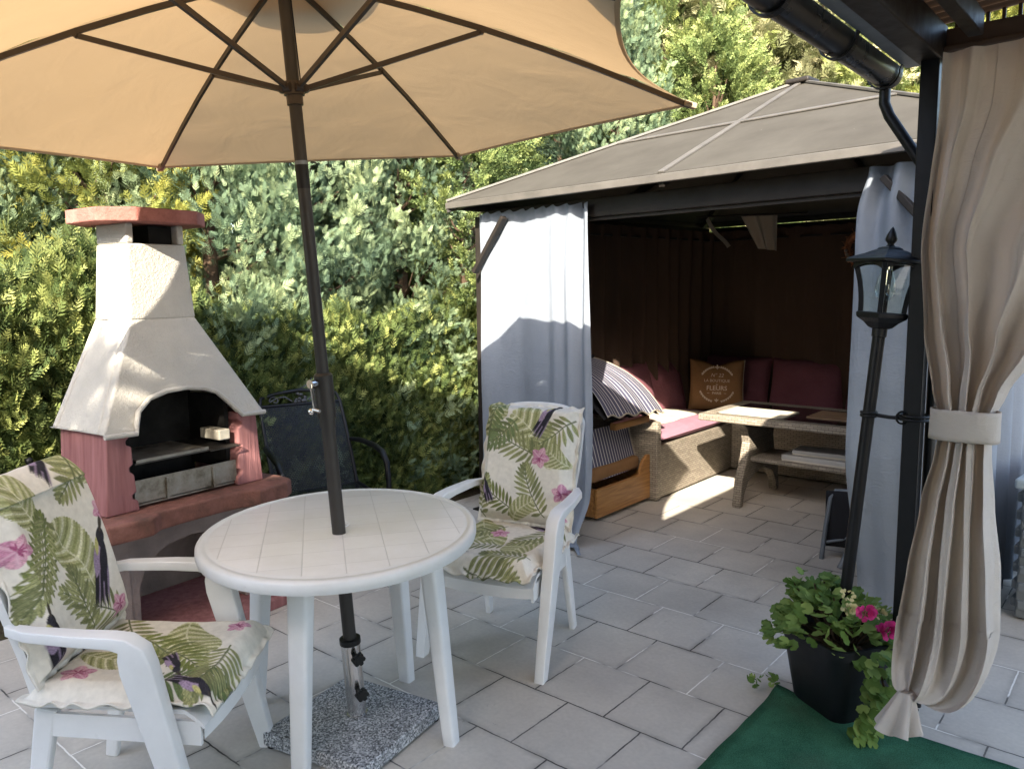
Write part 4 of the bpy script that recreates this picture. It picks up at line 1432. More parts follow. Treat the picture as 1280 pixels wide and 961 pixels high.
def rf(s, t):
    z = lerp(2.10, 0.05, t)
    u = 2.61 + 0.50 * s + 0.05 * (1 - s) * math.sin(PI * min(1, t * 1.2)) * 0
    u += 0.05 * (1 - s) * math.exp(-((t) / 0.06) ** 2)
    f = 0.03 * math.sin(s * 24 + 0.6) * (0.15 + 0.85 * math.exp(-(t / 0.16) ** 2)) + 0.015 * nz(s * 3, t * 2.5, 9) + 0.02 * math.sin(s * 7 + 2 * t)
    f += 0.05 * math.exp(-((s - 0.42 + 0.3 * t) / 0.12) ** 2) * math.exp(-(t / 0.2) ** 2)
    return G(u, -0.075 - f + 0.20 * smooth01((t - 0.6) / 0.4) * (1 - s), z)
sheet('gazebo_curtain', 'grey_curtain', rf, 110, 60, 'pale grey curtain behind the garden lantern at the front right of the gazebo', GC)
def wall(u0, v0, u1, v1, folds, amp, z0=2.08, z1=0.03, seed=0):
    d = Vector((u1 - u0, v1 - v0)).normalized()
    nrm = Vector((-d.y, d.x))
    def fn(s, t):
        x, y = lerp(u0, u1, s), lerp(v0, v1, s)
        f = amp * (math.sin(s * folds * 2 * PI + 1.2 * nz(s * 4, t * 0.8, seed)) * (0.55 + 0.45 * t) + 0.6 * nz(s * folds * 0.8, t * 1.2, seed + 3))
        return G(x + nrm.x * f, y + nrm.y * f, lerp(z0, z1, t) - (0.012 * (0.5 + 0.5 * math.sin(s * folds * 4 * PI)) if t == 0 else 0))
    return fn
sheet('gazebo_curtain', 'brown_curtain', wall(0.12, 0.12, 0.12, 2.72, 15, 0.045, seed=1), 260, 26, 'dark brown pleated curtain along the left side of the gazebo', GC)
sheet('gazebo_curtain', 'brown_curtain', wall(0.10, 2.73, 2.98, 2.73, 10, 0.022, seed=2), 200, 26, 'dark brown curtain along the back of the gazebo behind the corner sofa', GC)
sheet('gazebo_curtain', 'grey_curtain', wall(3.02, 0.06, 3.02, 2.68, 13, 0.035, seed=3), 200, 26, 'pale grey curtain on the right side of the gazebo beside the storage box', GC)

# ------------------------------------------------------------------ corner sofa
def rotAB(): return YA
sf = thing('corner_sofa', 'grey-brown wicker corner sofa in the gazebo', 'sofa', AB(-2.855, 4.99, 0), YA)
so_ = Vector((-2.855, 4.99))
def L2(a, b, z): return Vector((a - so_.x, b - so_.y, z))
mb = MB()
mb.box(L2(-3.20, 5.665, 0.215), (0.69, 1.244, 0.40))
mb.build('left_base', 'wicker', sf, uv='box', bevel=0.01)
mb = MB()
mb.box(L2(-2.155, 6.545, 0.215), (2.76, 0.50, 0.40))
mb.build('back_base', 'wicker', sf, uv='box', bevel=0.01)
mb = MB()
mb.box(L2(-3.20, 5.012, 0.305), (0.72, 0.062, 0.59))
mb.build('end_panel', 'wicker', sf, uv='box', bevel=0.012)
mb = MB()
mb.box(L2(-3.545, 5.80, 0.41), (0.05, 1.50, 0.80))
mb.box(L2(-2.16, 6.80, 0.41), (2.77, 0.05, 0.80))
mb.build('backrest', 'wicker', sf, uv='box', bevel=0.012)
def pillow(mb, cen, nrm, wd, ht, th, upv=(0, 0, 1), seed=0, n=22, ears=0.05, dent=0.0):
    cen, nrm = Vector(cen), Vector(nrm).normalized()
    upv = Vector(upv)
    sx = upv.cross(nrm).normalized()
    uy = nrm.cross(sx).normalized()
    def side(sg):
        def fn(u, v):
            x, y = 2 * u - 1, 2 * v - 1
            k = max(0, (1 - abs(x) ** 2.6)) * max(0, (1 - abs(y) ** 2.6))
            h = th * 0.5 * k ** 0.42
            h += 0.10 * th * nz(u * 3 + seed, v * 3, sg) * k ** 0.3
            px = x * wd / 2 * (1 - ears * (1 - y * y) * 1.0)
            py = y * ht / 2 * (1 - ears * (1 - x * x) * 1.0)
            if dent and y > 0:
                py -= dent * ht * math.exp(-(x / 0.35) ** 2) * y * y
            return cen + sx * px + uy * py + nrm * (sg * h)
        return fn
    mb.grid(n, n, side(1))
    mb.grid(n, n, lambda u, v: side(-1)(1 - u, v))
    return sx, uy
SG = 'mauve cushions of the corner sofa'
def sofa_pillow(name, mat, cen, nrm, wd, ht, th, label, cat, group, seed, upv=(0, 0, 1), ears=0.04, dent=0.0):
    mb = MB()
    pillow(mb, cen, nrm, wd, ht, th, upv, seed, 26, ears, dent)
    return tag(mb.build(name, mat, smooth=True), label, cat, group)
def nrmAB(a, b, z=0.0): return AB(a, b, z)
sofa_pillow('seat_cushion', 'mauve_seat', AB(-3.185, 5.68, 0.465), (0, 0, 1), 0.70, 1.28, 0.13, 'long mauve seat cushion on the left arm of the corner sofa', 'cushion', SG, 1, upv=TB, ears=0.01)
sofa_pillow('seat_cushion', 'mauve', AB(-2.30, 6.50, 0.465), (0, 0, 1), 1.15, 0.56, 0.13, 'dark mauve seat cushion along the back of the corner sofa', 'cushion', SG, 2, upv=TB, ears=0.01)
lab = ['mauve back cushion in the sunlight next to the striped beach chair', 'dark mauve back cushion in the sofa corner left of the printed pillow']
for i, b in enumerate((5.47, 6.02)):
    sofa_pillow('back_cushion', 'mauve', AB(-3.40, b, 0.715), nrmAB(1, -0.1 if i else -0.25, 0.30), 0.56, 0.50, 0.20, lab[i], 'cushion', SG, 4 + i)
lab = ['dark mauve back cushion behind the printed pillow', 'dark mauve back cushion right of the printed pillow above the table', 'dark mauve back cushion at the edge of the right grey curtain']
for i, a in enumerate((-3.0, -2.36, -1.72)):
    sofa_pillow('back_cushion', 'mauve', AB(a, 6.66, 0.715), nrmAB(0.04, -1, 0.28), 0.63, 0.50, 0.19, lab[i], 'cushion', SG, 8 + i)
# beige throw over the seat
mb = MB()
def thr(u, v):
    a = lerp(-3.42, -2.985, u)
    b = lerp(5.10, 6.05, v)
    return AB(a + 0.03 * nz(b * 3, 1.0), b + 0.03 * nz(a * 3, 2.0), 0.546 - 0.012 * (2 * u - 1) ** 4 - 0.02 * (2 * v - 1) ** 6 + 0.009 * nz(a * 9, b * 9, 3.0))
mb.grid(24, 40, thr)
o = mb.build('throw_blanket', 'beige_throw', smooth=True)
sm = o.modifiers.new('thick', 'SOLIDIFY'); sm.thickness = 0.012
tag(o, 'beige blanket spread on the mauve seat of the corner sofa', 'blanket')
# printed pillow
pc = AB(-3.03, 6.33, 0.725)
pn = (Vector((-0.22, -1.0, 0.22))).normalized()
pp = thing('printed_pillow', 'brown jute pillow with cream French lettering on the corner sofa', 'pillow', pc)
mb = MB()
sx_, uy_ = pillow(mb, Vector((0, 0, 0)), pn, 0.47, 0.45, 0.15, (0.02, 0, 1), 3, 30, 0.05, 0.10)
mb.build('pillow_body', 'jute', pp, smooth=True)
def on_pillow(x, y, lift=0.004):
    u, v = x / (0.47 / 2), y / (0.45 / 2)
    k = max(0, 1 - abs(u) ** 2.6) * max(0, 1 - abs(v) ** 2.6)
    return sx_ * x + uy_ * y + pn * (0.075 * k ** 0.42 + 0.0085 * k ** 0.3 + lift)
def text_faces(mb, body, size, cx, cy, stretch=1.0, shear=0.0, bold=0.0):
    cu = bpy.data.curves.new('lettering', 'FONT')
    cu.body = body
    cu.size = size
    cu.align_x = 'CENTER'
    cu.align_y = 'CENTER'
    cu.shear = shear
    cu.offset = bold
    cu.resolution_u = 3
    ob = bpy.data.objects.new('lettering', cu)
    C.objects.link(ob)
    dg = bpy.context.evaluated_depsgraph_get()
    me = bpy.data.meshes.new_from_object(ob.evaluated_get(dg))
    mb.add([on_pillow(v.co.x * stretch + cx, v.co.y + cy) for v in me.vertices], [tuple(p.vertices) for p in me.polygons])
    bpy.data.objects.remove(ob)
    bpy.data.meshes.remove(me)
mb = MB()
text_faces(mb, 'N° 22', 0.044, 0.0, 0.075, 1.0, 0.25)
text_faces(mb, 'LA BOUTIQUE', 0.034, 0.0, 0.028)
text_faces(mb, 'de', 0.020, 0.0, -0.004)
text_faces(mb, 'FLEURS', 0.054, 0.0, -0.037, 1.0, 0, 0.0006)
text_faces(mb, 'PARIS', 0.028, 0.0, -0.080, 1.1, 0, 0.0006)
def leaf2(cx, cy, ang, L, w):
    pts = []
    for i in range(7):
        q = i / 6
        pts.append((q * L, w * math.sin(PI * q)))
    pts += [(q * L, -w * math.sin(PI * q)) for q in (5 / 6, 4 / 6, 3 / 6, 2 / 6, 1 / 6)]
    ca, sa = math.cos(ang), math.sin(ang)
    mb.add([on_pillow(cx + x * ca - y * sa, cy + x * sa + y * ca) for x, y in pts], [tuple(range(len(pts)))])
for sx2 in (-1, 1):
    for k in range(7):
        a = R_(lerp(28, 72, k / 6))
        for rr, da in ((0.142, 0.5), (0.133, -0.6)):
            x, y = sx2 * rr * math.cos(a) * 1.05, rr * math.sin(a) * 1.0 + 0.012
            d = a + PI / 2 + da
            leaf2(x, y, d if sx2 > 0 else PI - d, 0.026, 0.006)
        a2 = R_(lerp(-20, -68, k / 6))
        for rr, da in ((0.146, 0.5), (0.136, -0.6)):
            x, y = sx2 * rr * math.cos(a2) * 1.05, rr * math.sin(a2) * 1.0 - 0.012
            d = a2 - PI / 2 - da
            leaf2(x, y, d if sx2 > 0 else PI - d, 0.026, 0.006)
    leaf2(0.0, 0.135, PI / 2 + sx2 * 0.8, 0.03, 0.006)
    leaf2(0.0, -0.15, PI / 2 + sx2 * 0.8, 0.026, 0.005)
    leaf2(sx2 * 0.058, -0.080, PI / 2 - sx2 * PI / 2, 0.026, 0.002)
leaf2(0.0, 0.125, PI / 2, 0.05, 0.008)
leaf2(0.0, -0.16, PI / 2, 0.04, 0.006)
mb.build('lettering', 'print_cream', pp, fix=False)
mb = MB()
ed = []
for i in range(41):
    q = i / 40
    x = 0.235 * (1 - 0.05 * (1 - (2 * q - 1) ** 2))
    ed.append(sx_ * x + uy_ * ((2 * q - 1) * 0.225))
mb.tube(ed, 0.004, 6)
mb.build('piping', 'pale_cloth', pp, smooth=True)

# ------------------------------------------------------------------ wicker table in the gazebo
gt = thing('wicker_table', 'low wicker table with a dark glass top in front of the corner sofa', 'table', AB(-1.87, 5.56, 0), YA)
mb = MB()
TL, TW = 1.48, 0.80
for s_ in (-1, 1):
    mb.box((0, s_ * (TW / 2 - 0.045), 0.645), (TL, 0.09, 0.05))
    mb.box((s_ * (TL / 2 - 0.045), 0, 0.645), (0.09, TW - 0.182, 0.05))
mb.build('table_rim', 'wicker', gt, uv='box', bevel=0.01)
mb = MB()
mb.box((0, 0, 0.660), (TL - 0.184, TW - 0.184, 0.012))
mb.build('glass_top', 'dark_glass', gt)
pr = [(-0.36, 0.0), (-0.36, 0.03), (-0.33, 0.20), (-0.25, 0.36), (-0.22, 0.46), (-0.26, 0.56), (-0.34, 0.62), (0.34, 0.62), (0.26, 0.56), (0.22, 0.46), (0.25, 0.36), (0.33, 0.20), (0.36, 0.03), (0.36, 0.0), (0.305, 0.0), (0.29, 0.08), (0.22, 0.17), (0.10, 0.215), (0, 0.225), (-0.10, 0.215), (-0.22, 0.17), (-0.29, 0.08), (-0.305, 0.0)]
for x in (-0.45, 0.45):
    mb = MB()
    mb.slab([(x - 0.032, y, z) for y, z in pr], (0.064, 0, 0))
    mb.build('trestle', 'wicker', gt, uv='box', bevel=0.01)
mb = MB()
mb.box((0, 0, 0.335), (0.84, 0.40, 0.032))
mb.build('shelf', 'wicker', gt, uv='box', bevel=0.008)
for (x, y, mt, lb) in ((-0.40, -0.12, 'cream_paper', 'cream place mat lying in the sun on the glass table'), (0.18, 0.05, 'wood_print', 'brown place mat on the shaded part of the glass table')):
    p = AB(-1.87 + x, 5.56 + y, 0.668)
    mb = MB()
    mb.prism(rrect(0.24, 0.17, 0.02), 0, 0.004)
    o = mb.build('place_mat', mt)
    o.location = p
    o.rotation_euler = (0, 0, YA)
    tag(o, lb, 'place mat')
for i, (x, y, w_, d_, h_, z_, lb) in enumerate(((0.02, -0.06, 0.44, 0.24, 0.045, 0.352, 'flat white board game box, lowest on the table shelf'), (0.06, -0.04, 0.40, 0.20, 0.035, 0.398, 'flat white box lying on top of the lower box on the table shelf'))):
    bx = thing('game_box', lb, 'box', AB(-1.87 + x, 5.56 + y, z_), YA + R_(4 * i), 'flat boxes on the table shelf')
    mb = MB(); mb.box((0, 0, h_ * 0.40), (w_ - 0.006, d_ - 0.006, h_ * 0.8)); mb.build('tray', 'cream_paper', bx)
    mb = MB(); mb.box((0, 0, h_ * 0.62), (w_, d_, h_ * 0.7)); mb.build('lid', 'box_white', bx, bevel=0.003)

# ------------------------------------------------------------------ striped beach chair
sk = thing('beach_chair', 'wooden beach chair with a navy striped hood beside the corner sofa', 'beach chair', AB(-2.88, 4.63, 0), YA)
mb = MB()
mb.box((-0.03, 0.0, 0.13), (0.028, 0.70, 0.20))
pts = [(0.0, 0.21, 0.23), (0.0, 0.345, 0.23), (0.0, 0.345, 0.36), (0.0, 0.31, 0.36), (0.0, 0.26, 0.33), (0.0, 0.22, 0.28)]
mb.slab([(x - 0.044, y, z) for x, y, z in pts], (0.028, 0, 0))
mb.box((-0.38, -0.335, 0.13), (0.66, 0.028, 0.20))
mb.box((-0.38, 0.335, 0.13), (0.66, 0.028, 0.20))
mb.build('wooden_base', 'honey_wood', sk, bevel=0.006)
mb = MB()
mb.box((-0.05, 0.12, 0.625), (0.05, 0.46, 0.05))
mb.build('wooden_rail', 'honey_wood', sk, bevel=0.006)
mb = MB()
mb.box((-0.62, 0, 0.56), (0.06, 0.70, 1.0))
for s_ in (-1, 1):
    mb.box((-0.45, s_ * 0.345, 0.42), (0.40, 0.03, 0.36))
mb.build('wicker_shell', 'wicker', sk, uv='box', bevel=0.01)
def uvgrid(fn, nu, nv, name, mat, parent):
    mb = MB()
    mb.grid(nu, nv, fn)
    o = mb.build(name, mat, parent, smooth=True, fix=False)
    uvl = o.data.uv_layers.new(name='UVMap')
    W1 = nu + 1
    for l in o.data.loops:
        i = l.vertex_index
        uvl.data[l.index].uv = ((i % W1) / nu, (i // W1) / nv)
    return o
uvgrid(lambda u, v: Vector((-0.10 - 0.10 * v + 0.02 * math.sin(PI * u), lerp(-0.33, 0.30, u), lerp(0.26, 0.60, v))), 30, 10, 'striped_panel', 'striped', sk)
mb = MB()
mb.tube([(-0.095, 0.305, 0.25), (-0.20, 0.305, 0.605)], 0.008, 8)
mb.build('panel_piping', 'pale_cloth', sk, smooth=True)
mb = MB()
mb.box((-0.33, 0, 0.30), (0.50, 0.62, 0.10))
mb.build('seat_pad', 'jute', sk, bevel=0.03, seg=4)
def hood(u, v):
    y = lerp(-0.34, lerp(0.16, 0.40, v ** 0.8), u)
    x = lerp(-0.40, 0.06, v) + 0.05 * math.sin(PI * v)
    z = lerp(1.07, 0.735, v ** 1.15) + 0.03 * math.sin(PI * v) - 0.05 * u * v + 0.012 * math.sin(u * 24) * v
    return Vector((x, y, z))
uvgrid(hood, 46, 18, 'striped_hood', 'striped', sk)
mb = MB()
mb.tube([hood(i / 40, 1.0) for i in range(41)], 0.006, 6)
mb.tube([hood(1.0, i / 20) for i in range(21)], 0.006, 6)
mb.build('hood_piping', 'pale_cloth', sk, smooth=True)
mb = MB()
mb.tube([hood(i / 20, 0.0) + Vector((0, 0, 0.012 + 0.006 * math.sin(i * 2.2))) for i in range(21)], 0.014, 8)
mb.build('hood_fringe', 'black_fabric', sk, smooth=True)
mb = MB()
mb.grid(14, 8, lambda u, v: hood(u, 0.25 + 0.72 * v) + Vector((-0.02, 0, -0.035 - 0.05 * math.sin(PI * v))))
mb.build('hood_lining', 'black_fabric', sk, smooth=True)

# ------------------------------------------------------------------ small things in the gazebo
fc = thing('folded_chair', 'folded camping chair with grey tubes and black cloth by the right curtain', 'folding chair', (1.81, 4.36, 0))
mb = MB()
mb.tube([(-0.012, 0.045, 0.0), (0.012, 0.055, 0.20), (0.035, 0.06, 0.36), (0.06, 0.05, 0.405), (0.16, -0.04, 0.42), (0.38, -0.26, 0.42), (0.42, -0.30, 0.36), (0.43, -0.31, 0.0)], 0.0135, 10)
mb.build('front_frame', 'grey_tube', fc, smooth=True)
mb = MB()
mb.tube([(0.025, -0.12, 0.0), (0.09, -0.10, 0.12), (0.16, -0.07, 0.27), (0.20, -0.08, 0.34)], 0.015, 10)
mb.build('rear_leg', 'grey_tube', fc, smooth=True)
mb = MB()
mb.tube([(0.36, -0.44, 0.0), (0.40, -0.40, 0.20), (0.42, -0.36, 0.34)], 0.015, 10)
mb.build('rear_leg', 'grey_tube', fc, smooth=True)
mb = MB()
mb.tube([(0.015, 0.05, 0.10), (0.10, 0.0, 0.13), (0.14, -0.05, 0.2), (0.16, -0.06, 0.27)], 0.008, 8)
mb.build('brace', 'grey_tube', fc, smooth=True)
mb = MB()
mb.grid(8, 8, lambda u, v: Vector((lerp(0.02, 0.41, u), lerp(0.06, -0.30, u) + 0.02, lerp(0.07, 0.40, v) + 0.015 * math.sin(u * 5))))
o = mb.build('black_cloth', 'black_fabric', fc, smooth=True)
sm = o.modifiers.new('thick', 'SOLIDIFY'); sm.thickness = 0.012
# a net curtain tucked over the back rail
hc = thing('draped_cloth', 'pale cloth draped over a rod below the gazebo roof', 'cloth', (1.95, 6.78, 2.16))
mb = MB()
mb.tube([(-0.30, 0.24, 0.03), (0.45, -0.36, 0.0)], 0.009, 8)
mb.build('rod', 'dark_alu', hc, smooth=True)
mb = MB()
mb.grid(20, 14, lambda u, v: Vector((lerp(lerp(0.02, 0.17, v), 0.27, u), lerp(0.0, -0.2, u) + 0.02 * math.sin(u * 14), 0.01 - v * lerp(0.27, 0.30, u) + 0.0)))
mb.build('cloth_fall', 'pale_cloth', hc, smooth=True)
mb = MB()
mb.grid(3, 16, lambda u, v: Vector((-0.24 + 0.03 * u + 0.17 * v, 0.18 - 0.1 * v, 0.0 - 0.27 * v - 0.02 * math.sin(v * 5) + 0.02 * u)))
mb.build('cloth_strap', 'pale_cloth', hc, smooth=True)
wr = thing('straw_wreath', 'reddish straw wreath hanging on the back curtain of the gazebo', 'wreath', G(1.50, 2.66, 1.87), YG)
mb = MB()
ring = [Vector((0.115 * math.cos(2 * PI * i / 24), 0, 0.115 * math.sin(2 * PI * i / 24))) for i in range(25)]
mb.tube(ring, 0.028, 8, caps=False)
for i in range(200):
    a = random.random() * 2 * PI
    p = Vector((0.115 * math.cos(a), 0, 0.115 * math.sin(a)))
    d = Vector((random.uniform(-1, 1), random.uniform(-1, 0.3), random.uniform(-1, 1))).normalized() * random.uniform(0.03, 0.065)
    mb.bar(p, p + d, 0.004, 0.004)
mb.build('straw_ring', 'straw', wr)
mb = MB()
for i in range(7):
    a = 3.3 + i * 0.25
    mb.sphere((0.115 * math.cos(a), -0.03, 0.115 * math.sin(a)), 0.014, 8, 6)
mb.build('berries', 'pale_cloth', wr, smooth=True)

# ------------------------------------------------------------------ terrace roof on the right
CAM = Vector((0, 0, 1.6))
def S(p): return CAM + (Vector(p) - CAM) * 0.90
PB = S((1.59, 3.05, -0.1777))
PB.z = 0
tr_ = thing('terrace_roof', 'dark terrace roof with gutter and tinted corrugated sheets, top right', 'terrace roof', PB)
def tw(mb, name, mat, parent=tr_, **kw):
    mb.v = [S(p) for p in mb.v]
    return mb.build(name, mat, parent, rel=PB, **kw)
GA = -0.94
B_END, B_BEG = 3.44, -1.4
mb = MB()
mb.box(AB(-0.765, 3.354, 1.122), (0.065, 0.065, 2.596), Matrix.Rotation(YA, 3, 'Z'))
mb.box(AB(-0.765, 3.354, -0.169), (0.13, 0.13, 0.012), Matrix.Rotation(YA, 3, 'Z'))
tw(mb, 'post', 'black_metal', bevel=0.004)
# gutter: an open half-round channel
mb = MB()
sec = [(GA + 0.052 * math.cos(a), 2.412 + 0.052 * math.sin(a)) for a in [PI + PI * i / 14 for i in range(15)]]
sec = [(GA - 0.056, 2.425)] + sec + [(GA + 0.054, 2.43)]
secn = [(GA + (x - GA) * 0.95, z + 0.003) for x, z in reversed(sec)]
allp = sec + secn
vs = [AB(x, B_BEG, z) for x, z in allp] + [AB(x, B_END, z) for x, z in allp]
n = len(allp)
mb.add(vs, [(i, (i + 1) % n, (i + 1) % n + n, i + n) for i in range(n)])
mb.slab([AB(x, B_END - 0.002, z) for x, z in sec], TB * 0.004)
gut = tw(mb, 'gutter', 'gutter', smooth=True)
for b in (0.3, 0.95, 1.6, 2.25, 2.83, 3.38):
    mb = MB()
    arc = [AB(GA + 0.060 * math.cos(a), b, 2.412 + 0.060 * math.sin(a)) for a in [PI * 0.98 + PI * 1.04 * i / 14 for i in range(15)]]
    for i in range(14):
        mb.bar(arc[i], arc[i + 1], 0.028, 0.006, TB.cross(arc[i + 1] - arc[i]))
    mb.bar(arc[-1], AB(-0.86, b, 2.47), 0.028, 0.006)
    tw(mb, 'gutter_bracket', 'black_metal', gut)
mb = MB()
mb.tube([AB(GA, 3.40, 2.37), AB(GA, 3.40, 2.30), AB(GA + 0.02, 3.40, 2.25), AB(-0.80, 3.41, 2.06), AB(-0.735, 3.41, 1.92), AB(-0.715, 3.41, 1.85), AB(-0.712, 3.41, -0.15)], 0.021, 14)
tw(mb, 'downpipe', 'black_metal', smooth=True)
mb = MB()
mb.bar(AB(-0.872, B_BEG, 2.475), AB(-0.872, B_END, 2.475), 0.012, 0.09)
mb.bar(AB(-0.845, B_BEG, 2.431), AB(-0.845, B_END, 2.431), 0.040, 0.004)
tw(mb, 'fascia', 'grey_tube')
mb = MB()
mb.bar(AB(-0.775, B_BEG, 2.485), AB(-0.775, B_END - 0.02, 2.485), 0.09, 0.13)
tw(mb, 'main_beam', 'dark_alu', bevel=0.006)
mb = MB()
mb.bar(AB(-0.62, B_BEG, 2.51), AB(-0.62, B_END - 0.12, 2.51), 0.05, 0.08)
tw(mb, 'purlin', 'dark_alu', bevel=0.004)
for a_, z_ in ((0.6, 2.615), (1.8, 2.705)):
    mb = MB()
    mb.bar(AB(a_, B_BEG, z_), AB(a_, B_END - 0.12, z_), 0.06, 0.07)
    tw(mb, 'purlin', 'dark_alu', bevel=0.004)
mb = MB()
mb.bar(AB(-0.728, 3.40, 2.475), AB(2.9, 3.40, 2.475), 0.05, 0.11)
mb.bar(AB(-0.728, 3.36, 2.452), AB(2.9, 3.36, 2.452), 0.026, 0.02)
tw(mb, 'end_beam', 'brown_wood', bevel=0.004)
mb = MB()
for i in range(70):
    a = -0.70 + i * 0.05
    zt_ = 2.535 + 0.075 * (a + 1.0)
    mb.bar(AB(a, 3.41, 2.528), AB(a, 3.41, zt_ + 0.02), 0.012, 0.012, TA)
tw(mb, 'lattice', 'brown_wood')
mb = MB()
mb.grid(10, 420, lambda u, v: AB(lerp(-0.83, 3.0, u), lerp(B_BEG - 0.05, B_END + 0.01, v), 2.548 + 0.075 * (lerp(-0.83, 3.0, u) + 1.0) + 0.009 * math.sin(lerp(B_BEG, B_END, v) / 0.076 * 2 * PI)))
tw(mb, 'roof_sheet', 'tinted_sheet', smooth=True, fix=False)
mb = MB()
mb.box(AB(2.95, 1.0, 1.41), (0.10, 0.10, 3.16), Matrix.Rotation(YA, 3, 'Z'))
mb.box(AB(2.95, 3.35, 1.41), (0.10, 0.10, 3.16), Matrix.Rotation(YA, 3, 'Z'))
tw(mb, 'rear_post', 'brown_wood', bevel=0.004)

# beige curtain tied back
bcurt = thing('tied_curtain', 'beige curtain tied back with a band below the terrace roof', 'curtain', (1.45, 2.54, 0))
BR = Vector((1.45, 2.54, 0))
class SMB(MB):
    def build(self, *a, **k):
        self.v = [S(p) for p in self.v]
        return MB.build(self, *a, **k)
CEN = [  # z, centre a, centre b, half width, half depth
    (2.435, 0.02, 3.325, 0.74, 0.030), (2.25, -0.02, 3.315, 0.70, 0.040), (2.0, -0.22, 3.29, 0.51, 0.050), (1.7, -0.40, 3.25, 0.335, 0.062),
    (1.4, -0.515, 3.21, 0.195, 0.070), (1.2, -0.55, 3.17, 0.115, 0.064), (1.115, -0.55, 3.15, 0.085, 0.056), (1.05, -0.55, 3.14, 0.080, 0.055), (0.98, -0.552, 3.13, 0.086, 0.060),
    (0.80, -0.56, 3.11, 0.115, 0.080), (0.55, -0.56, 3.08, 0.15, 0.092), (0.30, -0.56, 3.06, 0.17, 0.098), (0.16, -0.56, 3.05, 0.175, 0.105), (0.0, -0.56, 3.04, 0.15, 0.11)]
def cen_at(z):
    for i in range(len(CEN) - 1):
        a, b = CEN[i], CEN[i + 1]
        if a[0] >= z >= b[0]:
            q = (a[0] - z) / (a[0] - b[0])
            q = q * q * (3 - 2 * q) * 0.5 + q * 0.5
            return [lerp(x, y, q) for x, y in zip(a[1:], b[1:])]
    return list(CEN[-1][1:]) if z < CEN[-1][0] else list(CEN[0][1:])
def bcf(s, t):
    z = lerp(2.435, 0.0, t)
    ca_, cb_, hw, hd = cen_at(z)
    x = 2 * s - 1
    nf = 4.6
    ph = nf * 2 * PI * s + 0.9 * nz(s * 3, t * 1.5, 11) + 0.4
    w1 = math.sin(ph)
    fold = math.copysign(abs(w1) ** 0.7, w1) + 0.22 * math.sin(2.3 * ph + 1.7 + 2 * t)
    wrap = -(1 - math.sqrt(max(0, 1 - min(1, abs(x)) ** 2.5))) * hd * 0.8
    pw_ = 1.0 + 1.1 * smooth01((z - 1.15) / 0.7)
    a = ca_ - hw + 2 * hw * s ** pw_ + 0.35 * hd * math.cos(ph) * (0.3 + 0.7 * (1 - abs(x)))
    b = cb_ - hd * fold * lerp(0.65, 0.42, smooth01((t - 0.55) / 0.2)) - wrap
    b += 0.012 * nz(s * 9, t * 7, 6)
    a += 0.010 * nz(s * 8, t * 6, 16)
    zz = z
    if t > 0.86:                       # the hem is gathered and pulled through into a knot low on the left
        e = smooth01((t - 0.86) / 0.14)
        kx, ky, kz = -0.655 + 0.02 * x, 2.975 + 0.02 * math.sin(ph), 0.118
        zz = lerp(z + 0.03, kz, e) - 0.055 * math.sin(PI * e) * (0.25 + s)
        a = lerp(a, kx, e ** 1.4)
        b = lerp(b, ky, e) - 0.045 * math.sin(PI * e) * (0.6 + 0.4 * math.sin(ph * 0.5))
    return AB(a, b, zz)
mb = SMB()
mb.grid(260, 110, bcf)
o = mb.build('curtain_fabric', 'beige_curtain', bcurt, smooth=True, fix=False, rel=BR)
o.data.polygons.foreach_set('use_smooth', [True] * len(o.data.polygons))
mb = SMB()
for s_ in (0.004, 0.36, 0.66):
    mb.tube([bcf(s_, i / 60) - TB * 0.001 for i in range(53)], 0.0015, 5)
mb.build('seam', 'beige_curtain', bcurt, smooth=True, rel=BR)
mb = SMB()
def band(u, v):
    th = 2 * PI * u
    z = lerp(1.145, 1.035, v) - 0.006 * math.sin(th)
    ca_, cb_, hw, hd = cen_at(1.08)
    x, y = math.cos(th), math.sin(th)
    sx_2 = math.copysign(abs(x) ** 0.75, x) * (hw + 0.028)
    sy_2 = math.copysign(abs(y) ** 0.75, y) * (hd + 0.034)
    k = 0.004 * math.sin(th * 5 + v * 4)
    return AB(ca_ + sx_2, cb_ + sy_2 - k, z)
mb.grid(64, 6, band, closed_u=True)
o = mb.build('tie_band', 'beige_curtain', bcurt, smooth=True, rel=BR)
sm = o.modifiers.new('thick', 'SOLIDIFY'); sm.thickness = 0.004
# hem pulled through into a bunch of pleats
mb = SMB()
kb = AB(-0.655, 2.975, 0.115)
def bunch(u, v):
    th = 2 * PI * u
    pl = 1 + 0.30 * math.sin(th * 5 + 0.6) * (0.25 + v)
    r = lerp(0.022, 0.062, v ** 0.8) * pl
    return kb + TA * (math.cos(th) * r * 1.05 - 0.015 * v) + TB * (math.sin(th) * r * 0.8 - 0.05 * v) + Vector((0, 0, -0.135 * v + 0.010 * math.sin(th * 5 + 1) * v))
mb.grid(90, 14, bunch, closed_u=True)
o = mb.build('gathered_hem', 'beige_curtain', bcurt, smooth=True, rel=BR)
for a in (-0.42, -0.16, 0.10, 0.36, 0.62):
    mb = SMB()
    p = AB(a, 3.30, 2.405)
    r = [p + TA * (0.011 * math.cos(2 * PI * i / 12)) + Vector((0, 0, 0.011 * math.sin(2 * PI * i / 12))) for i in range(13)]
    mb.tube(r, 0.003, 6, caps=False)
    mb.tube([p + Vector((0, 0, 0.0)), p + TB * 0.02 + Vector((0, 0, 0.03)), p + TB * 0.05 + Vector((0, 0, 0.045))], 0.002, 6)
    mb.build('curtain_hook', 'chrome', bcurt, smooth=True, rel=BR)

